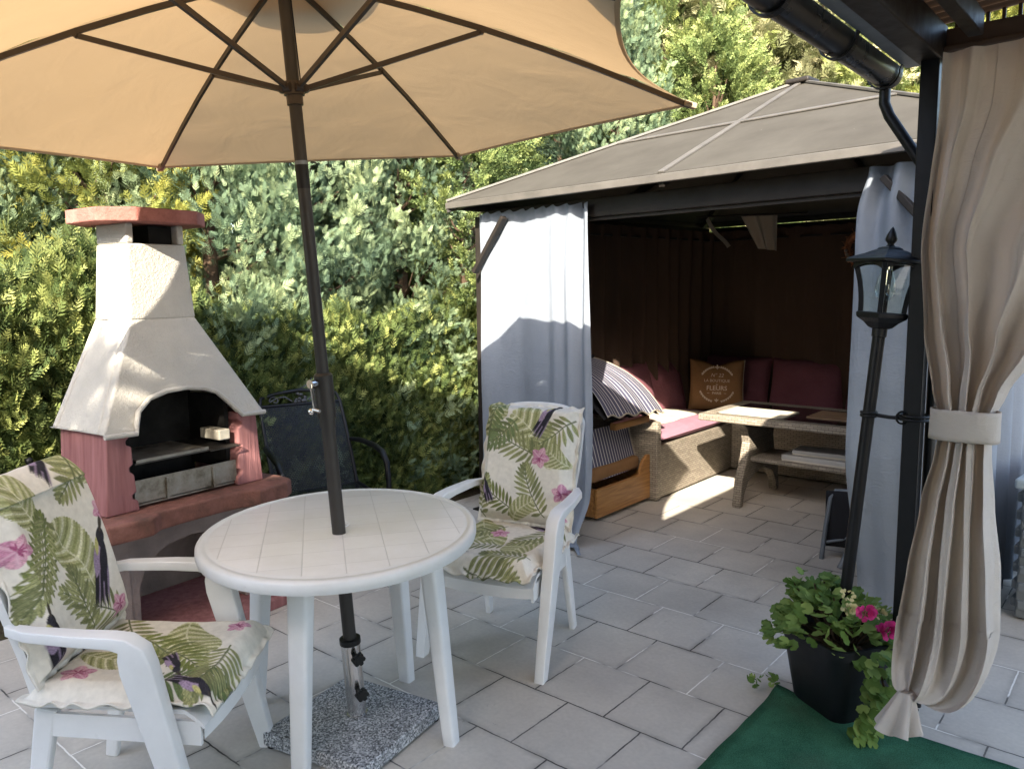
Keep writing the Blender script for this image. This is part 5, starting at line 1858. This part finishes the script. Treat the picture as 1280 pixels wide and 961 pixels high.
# ------------------------------------------------------------------ lantern
LB = Vector((1.205, 2.80, 0.05))
lt = thing('garden_lantern', 'black four-sided garden lantern on a leaning pole in the flower pot', 'lantern', LB)
lx = Vector((0.084, 0.0, 1.0)).normalized()
lrot = Vector((0, 0, 1)).rotation_difference(lx).to_matrix() @ Matrix.Rotation(R_(14), 3, 'Z')
def lo_(x, y, z): return lrot @ Vector((x, y, z))
def lb(mb, name, mat, parent=lt, **kw):
    mb.v = [lo_(*p) for p in mb.v]
    return mb.build(name, mat, parent, **kw)
mb = MB()
mb.lathe([(0.0, 0), (0.0215, 0.0), (0.0215, 1.36), (0.0255, 1.362), (0.0255, 1.39), (0.0, 1.39)], 24)
lb(mb, 'pole', 'black_metal', smooth=True)
def sqr(h, z): return [(-h, -h, z), (h, -h, z), (h, h, z), (-h, h, z)]
def sqloft(mb, prof):
    vs = []
    for h, z in prof: vs += sqr(h, z)
    fs = []
    for i in range(len(prof) - 1):
        for j in range(4):
            a, b = i * 4 + j, i * 4 + (j + 1) % 4
            fs.append((a, b, b + 4, a + 4))
    fs.append((3, 2, 1, 0))
    k = (len(prof) - 1) * 4
    fs.append((k, k + 1, k + 2, k + 3))
    mb.add(vs, fs)
mb = MB()
sqloft(mb, [(0.022, 1.39), (0.030, 1.395), (0.042, 1.412), (0.060, 1.428), (0.062, 1.445), (0.058, 1.448)])
lb(mb, 'lamp_foot', 'black_metal', bevel=0.003)
zc0, zc1 = 1.448, 1.625
def cage(q): return lerp(0.050, 0.077, q) + 0.006 * math.sin(PI * q) * -1
mb = MB()
for sx in (-1, 1):
    for sy in (-1, 1):
        for i in range(8):
            q0, q1 = i / 8, (i + 1) / 8
            mb.bar((sx * cage(q0), sy * cage(q0), lerp(zc0, zc1, q0)), (sx * cage(q1), sy * cage(q1), lerp(zc0, zc1, q1) + 0.001), 0.016, 0.016)
for k in range(4):
    ca, sa = round(math.cos(k * PI / 2)), round(math.sin(k * PI / 2))
    for i in range(10):
        x0, x1 = -0.075 + 0.15 * i / 10, -0.075 + 0.15 * (i + 1) / 10
        zt_ = lambda x: zc1 - 0.008 - 0.026 * (abs(x) / 0.085) ** 2
        pts = [(x0, zt_(x0)), (x1, zt_(x1)), (x1, zc1), (x0, zc1)]
        mb.slab([(x * ca - (-0.079) * sa, x * sa + (-0.079) * ca, z) for x, z in pts], (-sa * 0.006 * -1, -ca * 0.006 * -1 if False else ca * 0.006, 0))
lb(mb, 'lamp_frame', 'black_metal')
for k in range(4):
    ca, sa = round(math.cos(k * PI / 2)), round(math.sin(k * PI / 2))
    mb = MB()
    pts = []
    for i in range(9):
        q = i / 8
        pts.append((-cage(q) + 0.006, -cage(q), lerp(zc0, zc1, q)))
    for i in range(8, -1, -1):
        q = i / 8
        pts.append((cage(q) - 0.006, -cage(q), lerp(zc0, zc1, q)))
    vs = [(x * ca - y * sa, x * sa + y * ca, z) for x, y, z in pts]
    mb.add(vs, [(i, i + 1, 16 - i, 17 - i) for i in range(8)])
    lb(mb, 'glass_pane', 'glass', fix=False)
mb = MB()
sqloft(mb, [(0.082, 1.620), (0.100, 1.623), (0.100, 1.633), (0.086, 1.642), (0.060, 1.654), (0.040, 1.666), (0.030, 1.670), (0.030, 1.674), (0.020, 1.68)])
lb(mb, 'lamp_roof', 'black_metal', bevel=0.002)
mb = MB()
mb.lathe([(0.0, 1.676), (0.018, 1.680), (0.011, 1.686), (0.011, 1.690), (0.019, 1.700), (0.020, 1.708), (0.014, 1.726), (0.005, 1.744), (0.0, 1.75)], 20)
lb(mb, 'finial', 'black_metal', smooth=True)
mb = MB()
mb.lathe([(0.0, 1.488), (0.018, 1.492), (0.030, 1.508), (0.034, 1.53), (0.030, 1.56), (0.020, 1.59), (0.014, 1.605), (0.014, 1.615)], 24)
bl = lb(mb, 'bulb', 'glass', smooth=True)
mb = MB()
mb.lathe([(0.0, 1.615), (0.015, 1.615), (0.015, 1.60), (0.013, 1.598), (0.0, 1.598)], 16)
mb.cyl((0, 0, 1.598), (0, 0, 1.545), 0.0025, n=8)
lb(mb, 'bulb_socket', 'chrome', bl, smooth=True)
# strap that ties the lantern to the roof post
st = thing('lantern_strap', 'black strap tying the garden lantern to the black roof post', 'strap', LB + lx * 1.08)
LBp = LB + lx * 1.08
mb = MB()
p0 = LBp
p1 = Vector((1.405, 2.72, LBp.z - 0.005))
mb.tube([p0, lerp(p0, p1, 0.5) + Vector((0, 0, -0.004)), p1], 0.007, 8)
for c, r in ((p0, 0.026), (p1 + Vector((0.028, 0.028, 0)), 0.052)):
    for dz in (-0.006, 0.006):
        rg = [c + Vector((r * math.cos(2 * PI * i / 20), r * math.sin(2 * PI * i / 20), dz)) for i in range(21)]
        mb.tube(rg, 0.005, 6, caps=False)
mb.build('strap_band', 'black_plastic', st, smooth=True, rel=LBp)
mb = MB()
c = lerp(p0, p1, 0.82)
mb.tube([c + Vector((0.022 * math.cos(a), 0, 0.022 * math.sin(a))) for a in [i * 2 * PI / 14 for i in range(15)]], 0.004, 6, caps=False)
mb.build('strap_knot', 'black_plastic', st, smooth=True, rel=LBp)

# ------------------------------------------------------------------ pot and geranium
PT = Vector((1.235, 2.805, 0))
pt = thing('flower_pot', 'black square plastic flower pot at the corner of the green carpet', 'flower pot', PT, R_(20))
mb = MB()
rings = [(0.125, 0.003), (0.128, 0.0), (0.168, 0.275), (0.180, 0.277), (0.182, 0.312), (0.172, 0.314), (0.165, 0.29), (0.155, 0.25)]
vs, fs = [], []
nn = 0
for h, z in rings:
    r = rrect(h, h, h * 0.38, 5)
    nn = len(r)
    vs += [Vector((x, y, z)) for x, y in r]
for i in range(len(rings) - 1):
    for j in range(nn):
        a, b = i * nn + j, i * nn + (j + 1) % nn
        fs.append((a, b, b + nn, a + nn))
fs.append(tuple(range(nn - 1, -1, -1)))
mb.add(vs, fs)
mb.build('pot_wall', 'pot', pt, smooth=True)
mb = MB()
mb.prism(rrect(0.156, 0.156, 0.05, 4), 0.24, 0.27)
mb.build('potting_soil', 'soil', pt)

def leaf_cloud(name, mat, items, parent=None, tmpl=None, rel=None):
    """items: (point, direction of the leaf tip, face normal, size, tint)"""
    tv, tf = tmpl
    tv = np.array(tv, float)
    P = np.array([tuple(i[0]) for i in items], float)
    D = np.array([tuple(i[1]) for i in items], float)
    Nn = np.array([tuple(i[2]) for i in items], float)
    S = np.array([i[3] for i in items], float)
    T = np.array([i[4] for i in items], np.float32)
    return cloud_np(name, mat, P, D, Nn, S, T, tv, tf, parent, rel)
def cloud_np(name, mat, P, D, Nn, S, T, tv, tf, parent=None, rel=None, link=True):
    D = D / np.linalg.norm(D, axis=1, keepdims=True)
    Xv = np.cross(D, Nn)
    Xv /= np.linalg.norm(Xv, axis=1, keepdims=True) + 1e-9
    Nn = np.cross(Xv, D)
    k = len(tv)
    V = P[:, None, :] + S[:, None, None] * (tv[None, :, 0:1] * Xv[:, None, :] + tv[None, :, 1:2] * D[:, None, :] + tv[None, :, 2:3] * Nn[:, None, :])
    if rel is not None: V = V - np.array(tuple(rel))
    V = V.reshape(-1, 3)
    n = len(P)
    # faces of one size per group
    me = bpy.data.meshes.new(name)
    loops, starts, totals = [], [], []
    base = (np.arange(n) * k)
    for f in tf:
        loops.append((base[:, None] + np.array(f)[None, :]))
    sizes = [len(f) for f in tf]
    L = np.concatenate(loops, axis=1).reshape(-1)
    tot = np.tile(np.array(sizes), n)
    st_ = np.concatenate([[0], np.cumsum(tot)[:-1]])
    me.vertices.add(len(V))
    me.vertices.foreach_set('co', V.reshape(-1).astype(np.float32))
    me.loops.add(len(L))
    me.loops.foreach_set('vertex_index', L.astype(np.int32))
    me.polygons.add(len(tot))
    me.polygons.foreach_set('loop_start', st_.astype(np.int32))
    me.polygons.foreach_set('loop_total', tot.astype(np.int32))
    me.update(calc_edges=True)
    at = me.attributes.new('tint', 'FLOAT', 'POINT')
    at.data.foreach_set('value', np.repeat(T.astype(np.float32), k))
    me.materials.append(M[mat])
    o = bpy.data.objects.new(name, me)
    if link: C.objects.link(o)
    if parent: o.parent = parent
    return o
# round, scalloped geranium leaf
gv = [(0, 0.0, 0.0), (0, 0.5, -0.10)]
gf = []
nl = 14
for i in range(nl + 1):
    a = R_(-250 + 320 * i / nl) 
    r = 0.5 * (1 + (0.10 if i % 2 else -0.03))
    gv.append((r * math.cos(a), 0.5 + r * math.sin(a), 0.05 + 0.03 * (i % 2)))
for i in range(nl):
    gf.append((1, 2 + i, 3 + i))
GER = (gv, gf)
ge = thing('geranium', 'trailing geranium with pink blossoms in the black pot', 'potted plant', PT + Vector((0, 0, 0.27)))
GB = PT + Vector((0, 0, 0.27))
items = []
stems = MB()
r2 = random.Random(4)
def add_leaf(p, out):
    out = Vector(out)
    d = (out + Vector((r2.uniform(-.5, .5), r2.uniform(-.5, .5), r2.uniform(-0.5, 0.3)))).normalized()
    n_ = (Vector((0, -0.35, 0.8)) + 0.5 * out + Vector((r2.uniform(-.5, .5), r2.uniform(-.5, .5), r2.uniform(-.2, .4)))).normalized()
    items.append((p, d, n_, r2.uniform(0.034, 0.056), r2.random()))
for i in range(230):                    # mound
    a = r2.random() * 2 * PI
    q = r2.random() ** 0.6
    rr = 0.185 * q
    p = GB + Vector((rr * math.cos(a) - 0.03, rr * math.sin(a), 0.04 + 0.12 * (1 - q * q) + r2.uniform(-0.02, 0.05)))
    add_leaf(p, (math.cos(a) * q, math.sin(a) * q, 0.15))
    if i % 3 == 0: stems.tube([GB + Vector((0.3 * rr * math.cos(a), 0.3 * rr * math.sin(a), -0.02)), p], 0.003, 5)
for i in range(40):                     # tall shoots on the left back
    p = GB + Vector((r2.uniform(-0.16, 0.02), r2.uniform(0.0, 0.14), r2.uniform(0.12, 0.23)))
    add_leaf(p, (r2.uniform(-1, 1), r2.uniform(-1, 1), 0.2))
    if i % 2 == 0: stems.tube([GB + Vector((-0.04, 0.05, 0)), p], 0.003, 5)
for i in range(42):                     # left trail
    q = r2.random()
    p = GB + Vector((-0.165 - 0.065 * q + r2.uniform(-.03, .03), r2.uniform(-0.10, 0.10), 0.10 - 0.10 * q))
    add_leaf(p, (-1, 0, -0.2))
for i in range(85):                     # front trail down to the carpet
    q = r2.random()
    p = GB + Vector((-0.01 + 0.06 * math.sin(q * 4) + r2.uniform(-.065, .065) * (1 - 0.3 * q), -0.195 - 0.06 * q + r2.uniform(-.03, .03), 0.05 - 0.30 * q))
    add_leaf(p, (0.1, -1, -0.4))
for i in range(30):
    p = GB + Vector((0.12 + r2.uniform(-.06, .09), r2.uniform(-0.16, 0.05), r2.uniform(0.0, 0.09)))
    add_leaf(p, (0.8, -0.4, 0))
stems.tube([GB + Vector((0.0, -0.13, 0.03)), GB + Vector((0.04, -0.2, 0.0)), GB + Vector((0.07, -0.24, -0.14)), GB + Vector((0.03, -0.25, -0.25))], 0.004, 6)
leaf_cloud('leaves', 'pot_leaf', items, ge, GER, GB)
stems.build('stems', 'bark', ge, smooth=True, rel=GB)
ptv = [(0, 0, 0), (-0.42, 0.55, 0.08), (-0.25, 0.95, 0.2), (0.25, 0.95, 0.2), (0.42, 0.55, 0.08)]
items = []
for c, k in ((Vector((0.005, -0.17, 0.17)), 26), (Vector((0.075, -0.19, 0.115)), 40)):
    for i in range(k):
        d = Vector((r2.uniform(-1, 1), r2.uniform(-1, 0.3), r2.uniform(-0.6, 1))).normalized()
        items.append((GB + c + d * 0.010, d, (0, -1, 0.3), r2.uniform(0.020, 0.032), 0.5))
leaf_cloud('pink_blossom', 'petal', items, ge, (ptv, [(0, 1, 2, 3, 4)]), GB)
items = []
for c, k in ((Vector((-0.055, -0.17, 0.185)), 26), (Vector((0.055, -0.16, 0.165)), 18), (Vector((-0.03, -0.10, 0.21)), 12)):
    for i in range(k):
        d = Vector((r2.uniform(-1, 1), r2.uniform(-1, 0.3), r2.uniform(-0.6, 1))).normalized()
        items.append((GB + c + d * 0.012, d, (0, -1, 0.3), r2.uniform(0.012, 0.022), 0.5))
leaf_cloud('faded_blossom', 'bud', items, ge, (ptv, [(0, 1, 2, 3, 4)]), GB)
# a weed in the joint next to the pot
items = []
for i in range(16):
    p = Vector((0.985 + r2.uniform(-.05, .05), 2.93 + r2.uniform(-.03, .03), 0.01 + r2.random() * 0.04))
    add_leaf(p, (r2.uniform(-1, 1), r2.uniform(-1, 1), 0.6))
items = [(a, b, c, d * 0.6, e) for a, b, c, d, e in items]
o = leaf_cloud('weed', 'pot_leaf', items, None, GER)
tag(o, 'small weed growing in a paving joint left of the flower pot', 'weed')

# ------------------------------------------------------------------ storage box
bx = thing('storage_box', 'grey plastic storage box with a pale lid at the right edge', 'storage box', G(3.16, 0.50, 0), YG)
mb = MB()
mb.box((0.62, 0.30, 0.32), (1.20, 0.56, 0.62))
for i in range(7):
    z = 0.06 + i * 0.085
    mb.bar((0.03, 0.012, z + 0.02), (1.21, 0.012, z + 0.02), 0.03, 0.045, (0, 0, 1))
    mb.bar((0.012, 0.03, z + 0.02), (0.012, 0.57, z + 0.02), 0.03, 0.045, (0, 0, 1))
mb.build('box_body', 'box_grey', bx, bevel=0.008)
mb = MB()
mb.box((0.62, 0.30, 0.66), (1.26, 0.62, 0.05))
mb.box((0.62, 0.30, 0.70), (1.18, 0.54, 0.028))
mb.build('lid', 'box_lid', bx, bevel=0.014, seg=3)
# stake at the left edge
sk2 = thing('garden_stake', 'thin dark metal stake in front of the hedge at the left edge', 'stake', (-2.40, 3.80, 0))
mb = MB(); mb.cyl((0, 0, 0), (0, 0, 0.76), 0.012, n=10); mb.build('rod', 'grey_tube', sk2, smooth=True)
mb = MB(); mb.sphere((0, 0, 0.77), 0.02); mb.build('knob', 'black_plastic', sk2, smooth=True)
# ------------------------------------------------------------------ foliage
def spray_template(pairs=4, spread=0.80, ln=0.52, w=0.105, curl=0.12):
    """a flat conifer frond: stem and side leaflets"""
    v, f = [], []
    def dia(x0, y0, a, L, w_, z0):
        ca, sa = math.cos(a), math.sin(a)
        o = len(v)
        for t, s in ((0, 0), (0.5, 1), (1, 0), (0.5, -1)):
            x, y = t * L, s * w_ / 2
            px, py = x0 + x * ca - y * sa, y0 + x * sa + y * ca
            v.append((px, py, z0 - curl * (py * py) + 0.25 * abs(px) ** 2))
        f.append((o, o + 1, o + 2, o + 3))
    for i in range(pairs):
        q = (i + 0.3) / pairs
        L = ln * (1 - 0.55 * q)
        for s in (-1, 1):
            dia(0, q * 0.85, PI / 2 - s * spread * (1 - 0.35 * q), L, w, 0)
    dia(0, 0.0, PI / 2, 1.0, w * 0.9, 0)
    return v, f
SPRAY = spray_template()
FEATHER = spray_template(4, 0.68, 0.52, 0.095, 0.12)
FINE = spray_template(4, 0.8, 0.52, 0.10, 0.12)
OVAL = ([], [])
for i in range(7):                     # a twig with small oval leaves
    a = PI / 2 + (1 if i % 2 else -1) * (0.9 if i < 6 else 0)
    y0 = i * 0.13
    o = len(OVAL[0])
    ca, sa = math.cos(a), math.sin(a)
    for t, s in ((0, 0), (0.3, 0.85), (0.75, 0.8), (1, 0), (0.75, -0.8), (0.3, -0.85)):
        x, y = t * 0.30, s * 0.095
        OVAL[0].append((x * ca - y * sa, y0 + x * sa + y * ca, 0.06 * (1 if i % 3 else -1) * t))
    OVAL[1].append(tuple(range(o, o + 6)))

def n3(a): return a / (np.linalg.norm(a, axis=1, keepdims=True) + 1e-9)
def lump(P, f, seed):
    """cheap vector noise: a sum of waves"""
    g = np.random.default_rng(seed)
    s = np.zeros(len(P))
    for i in range(7):
        k = g.normal(size=3); k /= np.linalg.norm(k)
        fr = f * (0.6 + 1.4 * g.random())
        s += np.sin(P @ k * fr * 2 * PI + g.random() * 6.28) / 7 * 1.6
    return s

# clipped hedge along the line Y = X + 6.6
HO = Vector((-1.5, 4.87, 0))
HD = Vector((1, 1, 0)).normalized()
HN = Vector((1, -1, 0)).normalized()        # faces the camera
def hedge():
    h = thing('clipped_hedge', 'clipped yellow-green thuja hedge behind the grill and the black chair', 'hedge', HO, R_(45))
    L0, L1, D, Hh = -3.4, 2.05, 1.0, 1.78
    g = np.random.default_rng(21)
    def make(n, face):
        s = g.uniform(L0, L1, n)
        q = np.clip((s + 0.75) / 0.8, 0, 1)
        Hh = 1.75 - 0.34 * q * q * (3 - 2 * q) + 0.05 * np.sin(s * 5.1) + 0.05 * np.sin(s * 11.3 + 1)
        if face == 'front':
            z = 0.02 + (Hh - 0.02) * g.random(n)
            P = np.stack([s, np.zeros(n), z], 1)
            N = np.tile([0, -1.0, 0.25], (n, 1))
        elif face == 'top':
            P = np.stack([s, g.uniform(0, D, n), Hh], 1)
            N = np.tile([0, -0.25, 1.0], (n, 1))
        else:
            z = g.uniform(0.02, 1.74 if face == 'e0' else 1.4, n)
            P = np.stack([np.full(n, L0 if face == 'e0' else L1), g.uniform(0, D, n), z], 1)
            N = np.tile([-1.0 if face == 'e0' else 1.0, 0, 0.3], (n, 1))
        # rounded shoulder
        if face == 'front':
            P[:, 1] += np.clip((P[:, 2] - Hh + 0.25) / 0.25, 0, 1) ** 2 * 0.16
        lm = lump(P, 0.8, 3) * 0.10 + lump(P, 2.4, 4) * 0.055
        P += n3(N) * lm[:, None]
        P -= n3(N) * (g.random(n) ** 1.4 * 0.17)[:, None]
        Dv = n3(N) * 0.6 + g.normal(size=(n, 3)) * 0.38 + np.array([0, 0, 0.75])
        return P, Dv, lm
    Ps, Ds, Ts = [], [], []
    for n, f in ((36000, 'front'), (10000, 'top'), (1500, 'e0'), (2500, 'e1')):
        P, Dv, lm = make(n, f)
        Ps.append(P); Ds.append(Dv)
        Ts.append(np.clip(0.42 + lm * 1.7 + 0.26 * g.normal(size=n) + 0.14 * (P[:, 2] / Hh - 0.5), 0, 1))  # light painted into the tint: bulges and top lighter, hollows darker, plus random tone
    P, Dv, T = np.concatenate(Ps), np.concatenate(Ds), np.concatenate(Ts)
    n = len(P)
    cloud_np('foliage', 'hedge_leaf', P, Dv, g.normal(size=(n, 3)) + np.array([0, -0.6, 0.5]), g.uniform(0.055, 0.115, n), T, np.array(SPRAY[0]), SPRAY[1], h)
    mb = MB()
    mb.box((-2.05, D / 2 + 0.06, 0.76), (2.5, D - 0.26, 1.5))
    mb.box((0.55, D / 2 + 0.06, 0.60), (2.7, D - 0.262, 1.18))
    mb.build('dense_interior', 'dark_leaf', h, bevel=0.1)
    return h
hedge()

def conifer(name, h, r, mat, seed, tips=330, per=20, tmpl=SPRAY, size=(0.10, 0.20), plume=0.42, up=0.55, base=0.1, shape='cone'):
    """returns (crown mesh object, trunk mesh object) built round the origin"""
    g = np.random.default_rng(seed)
    z = base + (h - base) * g.random(tips) ** 0.85
    q = (z - base) / (h - base)
    if shape == 'cone':
        prof = r * np.clip(1.02 - q ** 1.6, 0.03, 1) ** 0.75
    else:
        prof = r * np.sqrt(np.clip(1 - (2 * q - 0.9) ** 2 * 0.82, 0.03, 1))
    a = g.random(tips) * 2 * PI
    dirs = np.stack([np.cos(a), np.sin(a), np.zeros(tips)], 1)
    P0 = dirs * prof[:, None] + np.array([0, 0, 1]) * z[:, None]
    P0 += dirs * (lump(P0, 0.7, seed) * 0.22 * r)[:, None] - dirs * (g.random(tips) ** 2 * 0.35 * r)[:, None]
    ax_ = n3(dirs * (1 - up) + np.array([0, 0, up]) + g.normal(size=(tips, 3)) * 0.16)
    t = g.random((tips, per))
    ln = plume * g.uniform(0.6, 1.3, tips)
    P = P0[:, None, :] + ax_[:, None, :] * (t * ln[:, None])[..., None]
    sp = (1 - 0.75 * t) * 0.12 * (plume / 0.42)
    P = P + g.normal(size=(tips, per, 3)) * sp[..., None] * 0.6
    Dv = ax_[:, None, :] * 1.1 + g.normal(size=(tips, per, 3)) * 0.45
    T = 0.30 + 0.38 * t + (g.normal(size=tips) * 0.16)[:, None] + g.normal(size=(tips, per)) * 0.10  # sunlit plume tips painted lighter, inner sprays darker, plus random tone
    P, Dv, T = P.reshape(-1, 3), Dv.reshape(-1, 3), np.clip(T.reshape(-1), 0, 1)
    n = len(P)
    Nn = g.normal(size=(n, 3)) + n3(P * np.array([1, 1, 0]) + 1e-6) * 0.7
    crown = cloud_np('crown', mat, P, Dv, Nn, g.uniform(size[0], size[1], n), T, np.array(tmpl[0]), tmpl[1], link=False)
    mb = MB()
    rr = random.Random(seed)
    mb.tube([(0, 0, 0), (0.03, 0.02, h * 0.3), (-0.02, 0.03, h * 0.6), (0, 0, h * 0.92)], [0.09, 0.07, 0.045, 0.01], 9)
    for i in range(40):
        zz = rr.uniform(0.1, 0.85) * h
        aa = rr.random() * 2 * PI
        rad = r * 0.75 * (1 - (zz / h) ** 1.6)
        mb.tube([(0, 0, zz), (math.cos(aa) * rad * 0.5, math.sin(aa) * rad * 0.5, zz + 0.1), (math.cos(aa) * rad, math.sin(aa) * rad, zz + 0.32)], [0.02, 0.014, 0.005], 5)
    tm = mb.build('trunk', 'bark', smooth=True)
    C.objects.unlink(tm)
    return crown, tm
KIND = {
    'blue': conifer('blue', 5.2, 0.95, 'blue_leaf', 31, 520, 42, FEATHER, (0.065, 0.12), 0.46, 0.68),
    'blue2': conifer('blue2', 4.6, 0.85, 'blue_leaf', 32, 480, 38, FEATHER, (0.055, 0.105), 0.36, 0.55),
    'gold': conifer('gold', 4.4, 0.75, 'gold_leaf', 33, 400, 36, FINE, (0.06, 0.12), 0.34, 0.45),
    'dark': conifer('dark', 6.6, 1.25, 'dark_leaf', 34, 420, 20, SPRAY, (0.16, 0.30), 0.55, 0.5),
    'green': conifer('green', 5.6, 1.15, 'hedge_leaf', 35, 480, 36, FINE, (0.08, 0.14), 0.42, 0.45),
    'small': conifer('small', 4.4, 0.80, 'small_leaf', 36, 560, 18, OVAL, (0.07, 0.13), 0.24, 0.35, 0.0, 'round'),
    'pale': conifer('pale', 6.2, 1.35, 'pale_leaf', 37, 480, 28, FINE, (0.12, 0.22), 0.42, 0.30),
}
def tree(kind, x, y, s, rot, name, label, group):
    t = thing(name, label, 'tree', (x, y, 0), rot, group)
    t.scale = (s, s, s)
    for o, nm in zip(KIND[kind], ('crown', 'trunk')):
        c = o.copy()
        c.name = nm
        C.objects.link(c)
        c.parent = t
    return t
def at_line(s, off):              # s along the hedge, off behind its front
    return (HO + HD * s - HN * off)
TG = 'conifers behind the hedge'
row = [  # s, off, kind, scale, rotation, label
    (-3.3, 1.75, 'blue', 0.95, 0.3, 'blue-green cypress behind the hedge, cut by the left edge'),
    (-2.35, 1.55, 'blue2', 1.0, 1.1, 'blue-green cypress left of the grill chimney'),
    (-1.55, 1.80, 'dark', 0.62, 2.0, 'dark conifer behind the grill chimney'),
    (-1.15, 1.50, 'blue2', 0.78, 2.2, 'low blue-green cypress just above the red chimney cap'),
    (-0.50, 1.25, 'gold', 0.95, 0.4, 'yellow-green thuja right of the grill chimney'),
    (0.0, 0.75, 'blue', 0.80, 1.9, 'tall blue-green cypress just left of the parasol pole'),
    (0.75, 0.80, 'blue', 0.84, 4.0, 'blue-green cypress behind the parasol pole'),
    (1.50, 0.65, 'blue2', 0.80, 5.2, 'soft grey-green cypress above the right end of the hedge'),
    (2.05, 1.75, 'gold', 1.06, 3.0, 'yellow-green thuja left of the gazebo roof'),
]
for s, off, kd, scl, rt, lb_ in row:
    p = at_line(s, off)
    tree(kd, p.x, p.y, scl, rt, 'conifer', lb_, TG)
p = at_line(1.95, 0.35)
tree('small', p.x, p.y, 0.66, 0.2, 'evergreen_shrub', 'small-leaved evergreen shrub beside the front left gazebo post', 'evergreen shrubs beside the gazebo')
p = at_line(2.75, 1.15)
tree('small', p.x, p.y, 1.02, 2.2, 'evergreen_shrub', 'tall small-leaved evergreen shrub behind the left eave of the gazebo', 'evergreen shrubs beside the gazebo')
# behind the gazebo
BG = 'trees behind the gazebo'
rowb = [  # bearing, distance, kind ...
    (0.065, 9.6, 'blue2', 0.95, 0.7, 'blue-green cypress under the right corner of the parasol'),
    (0.135, 8.9, 'blue', 0.86, 2.9, 'plumed blue-green cypress above the left slope of the gazebo roof'),
    (0.195, 10.2, 'green', 1.15, 0.9, 'bright green conifer right of the parasol edge'),
    (0.255, 9.2, 'small', 1.00, 1.4, 'small-leaved evergreen behind the left slope near the peak of the gazebo roof'),
    (0.300, 10.8, 'pale', 1.12, 0.2, 'pale tipped conifer above the peak of the gazebo roof'),
    (0.385, 10.0, 'pale', 1.0, 3.4, 'pale tipped conifer behind the gutter'),
    (0.465, 9.6, 'green', 0.95, 5.0, 'green conifer behind the right slope of the gazebo roof'),
    (0.60, 8.6, 'gold', 1.25, 2.0, 'yellow-green thuja behind the storage box'),
]
for br, yy, kd, scl, rt, lb_ in rowb:
    tree(kd, br * yy, yy, scl, rt, 'conifer', lb_, BG)
# tall dark rank behind everything
DG = 'tall dark conifers of the rear rank'
k = 0
for i, s in enumerate((-5.2, -3.6, -2.0, -0.5, 1.0, 2.5, 4.2)):
    p = at_line(s, 3.3 + 0.5 * (i % 2))
    tree('dark', p.x, p.y, 1.0 + 0.12 * (i % 3), i * 1.3, 'tall_conifer', 'tall dark conifer in the rear rank behind the paler trees', DG)
for i, br in enumerate((-0.04, 0.06, 0.15, 0.24, 0.33, 0.43, 0.54, 0.66)):
    yy = 12.4 + 0.7 * (i % 2)
    tree('dark', br * yy, yy, 1.25 + 0.12 * (i % 3), i * 2.1 + 0.5, 'tall_conifer', 'tall dark conifer in the rear rank behind the paler trees', DG)
# vine leaves beyond the gutter
vn = thing('vine', 'yellow-green vine leaves on bare stems just above the right side of the gazebo roof', 'vine', G(3.3, 3.4, 0))
VB = G(3.3, 3.4, 0)
items = []
rv = random.Random(9)
stm = MB()
for i in range(16):
    p = VB + GU * rv.uniform(-1.4, 1.0) + GV * rv.uniform(-0.3, 0.3)
    q = p + Vector((rv.uniform(-.5, .5), rv.uniform(-.3, .3), rv.uniform(2.6, 3.5)))
    m_ = lerp(p, q, 0.6) + Vector((rv.uniform(-.3, .3), rv.uniform(-.3, .3), 0.1))
    e_ = q + Vector((rv.uniform(-.6, .6), rv.uniform(-.2, .2), rv.uniform(-0.5, 0.0)))
    stm.tube([p, m_, q, e_], [0.016, 0.012, 0.008, 0.004], 6)
    for j in range(34):
        t = rv.random()
        c = (lerp(m_, q, t) if rv.random() < 0.5 else lerp(q, e_, t)) + Vector((rv.uniform(-.16, .16), rv.uniform(-.16, .16), rv.uniform(-.16, .16)))
        d = Vector((rv.uniform(-1, 1), rv.uniform(-1, 0.2), rv.uniform(-1, 0.3)))
        items.append((c, d, (rv.uniform(-.5, .5), -0.8, rv.uniform(0, 1)), rv.uniform(0.08, 0.16), rv.random()))
leaf_cloud('leaves', 'vine_leaf', items, vn, GER, VB)
stm.build('stems', 'bark', vn, smooth=True, rel=VB)

# ------------------------------------------------------------------ unseen house added behind the camera and shaped to shade the terrace
hs_ = thing('shade_house', 'unseen house with a tiled roof behind the terrace', 'shade_house', (-4.0, -6.5, 0))
HB = Vector((-4.0, -6.5, 0))
mb = MB()
mb.box((0, 0, 2.575), (12.0, 6.0, 5.15))
mb.build('wall', 'shade_house_wall', hs_)
mb = MB()
mb.slab([(-6.3, 3.35, 5.12), (6.3, 3.35, 5.12), (6.3, 0, 6.8), (-6.3, 0, 6.8)], (0, 0, 0.12))
mb.slab([(-6.3, -3.35, 5.12), (6.3, -3.35, 5.12), (6.3, 0, 6.8), (-6.3, 0, 6.8)], (0, 0, 0.12))
mb.build('roof', 'shade_house_roof', hs_)
for x in (-4.0, -1.2, 1.8, 4.4):
    mb = MB()
    mb.box((x, 3.0, 3.5), (1.1, 0.06, 1.3))
    wf = mb.build('window_frame', 'white_resin', hs_, bevel=0.01)
    mb = MB()
    mb.box((x, 3.035, 3.5), (0.95, 0.02, 1.15))
    mb.build('pane', 'dark_glass', wf)

tree('small', -3.15, -2.35, 1.13, 0.4, 'garden_tree', 'small-leaved garden tree in front of the unseen house', None)
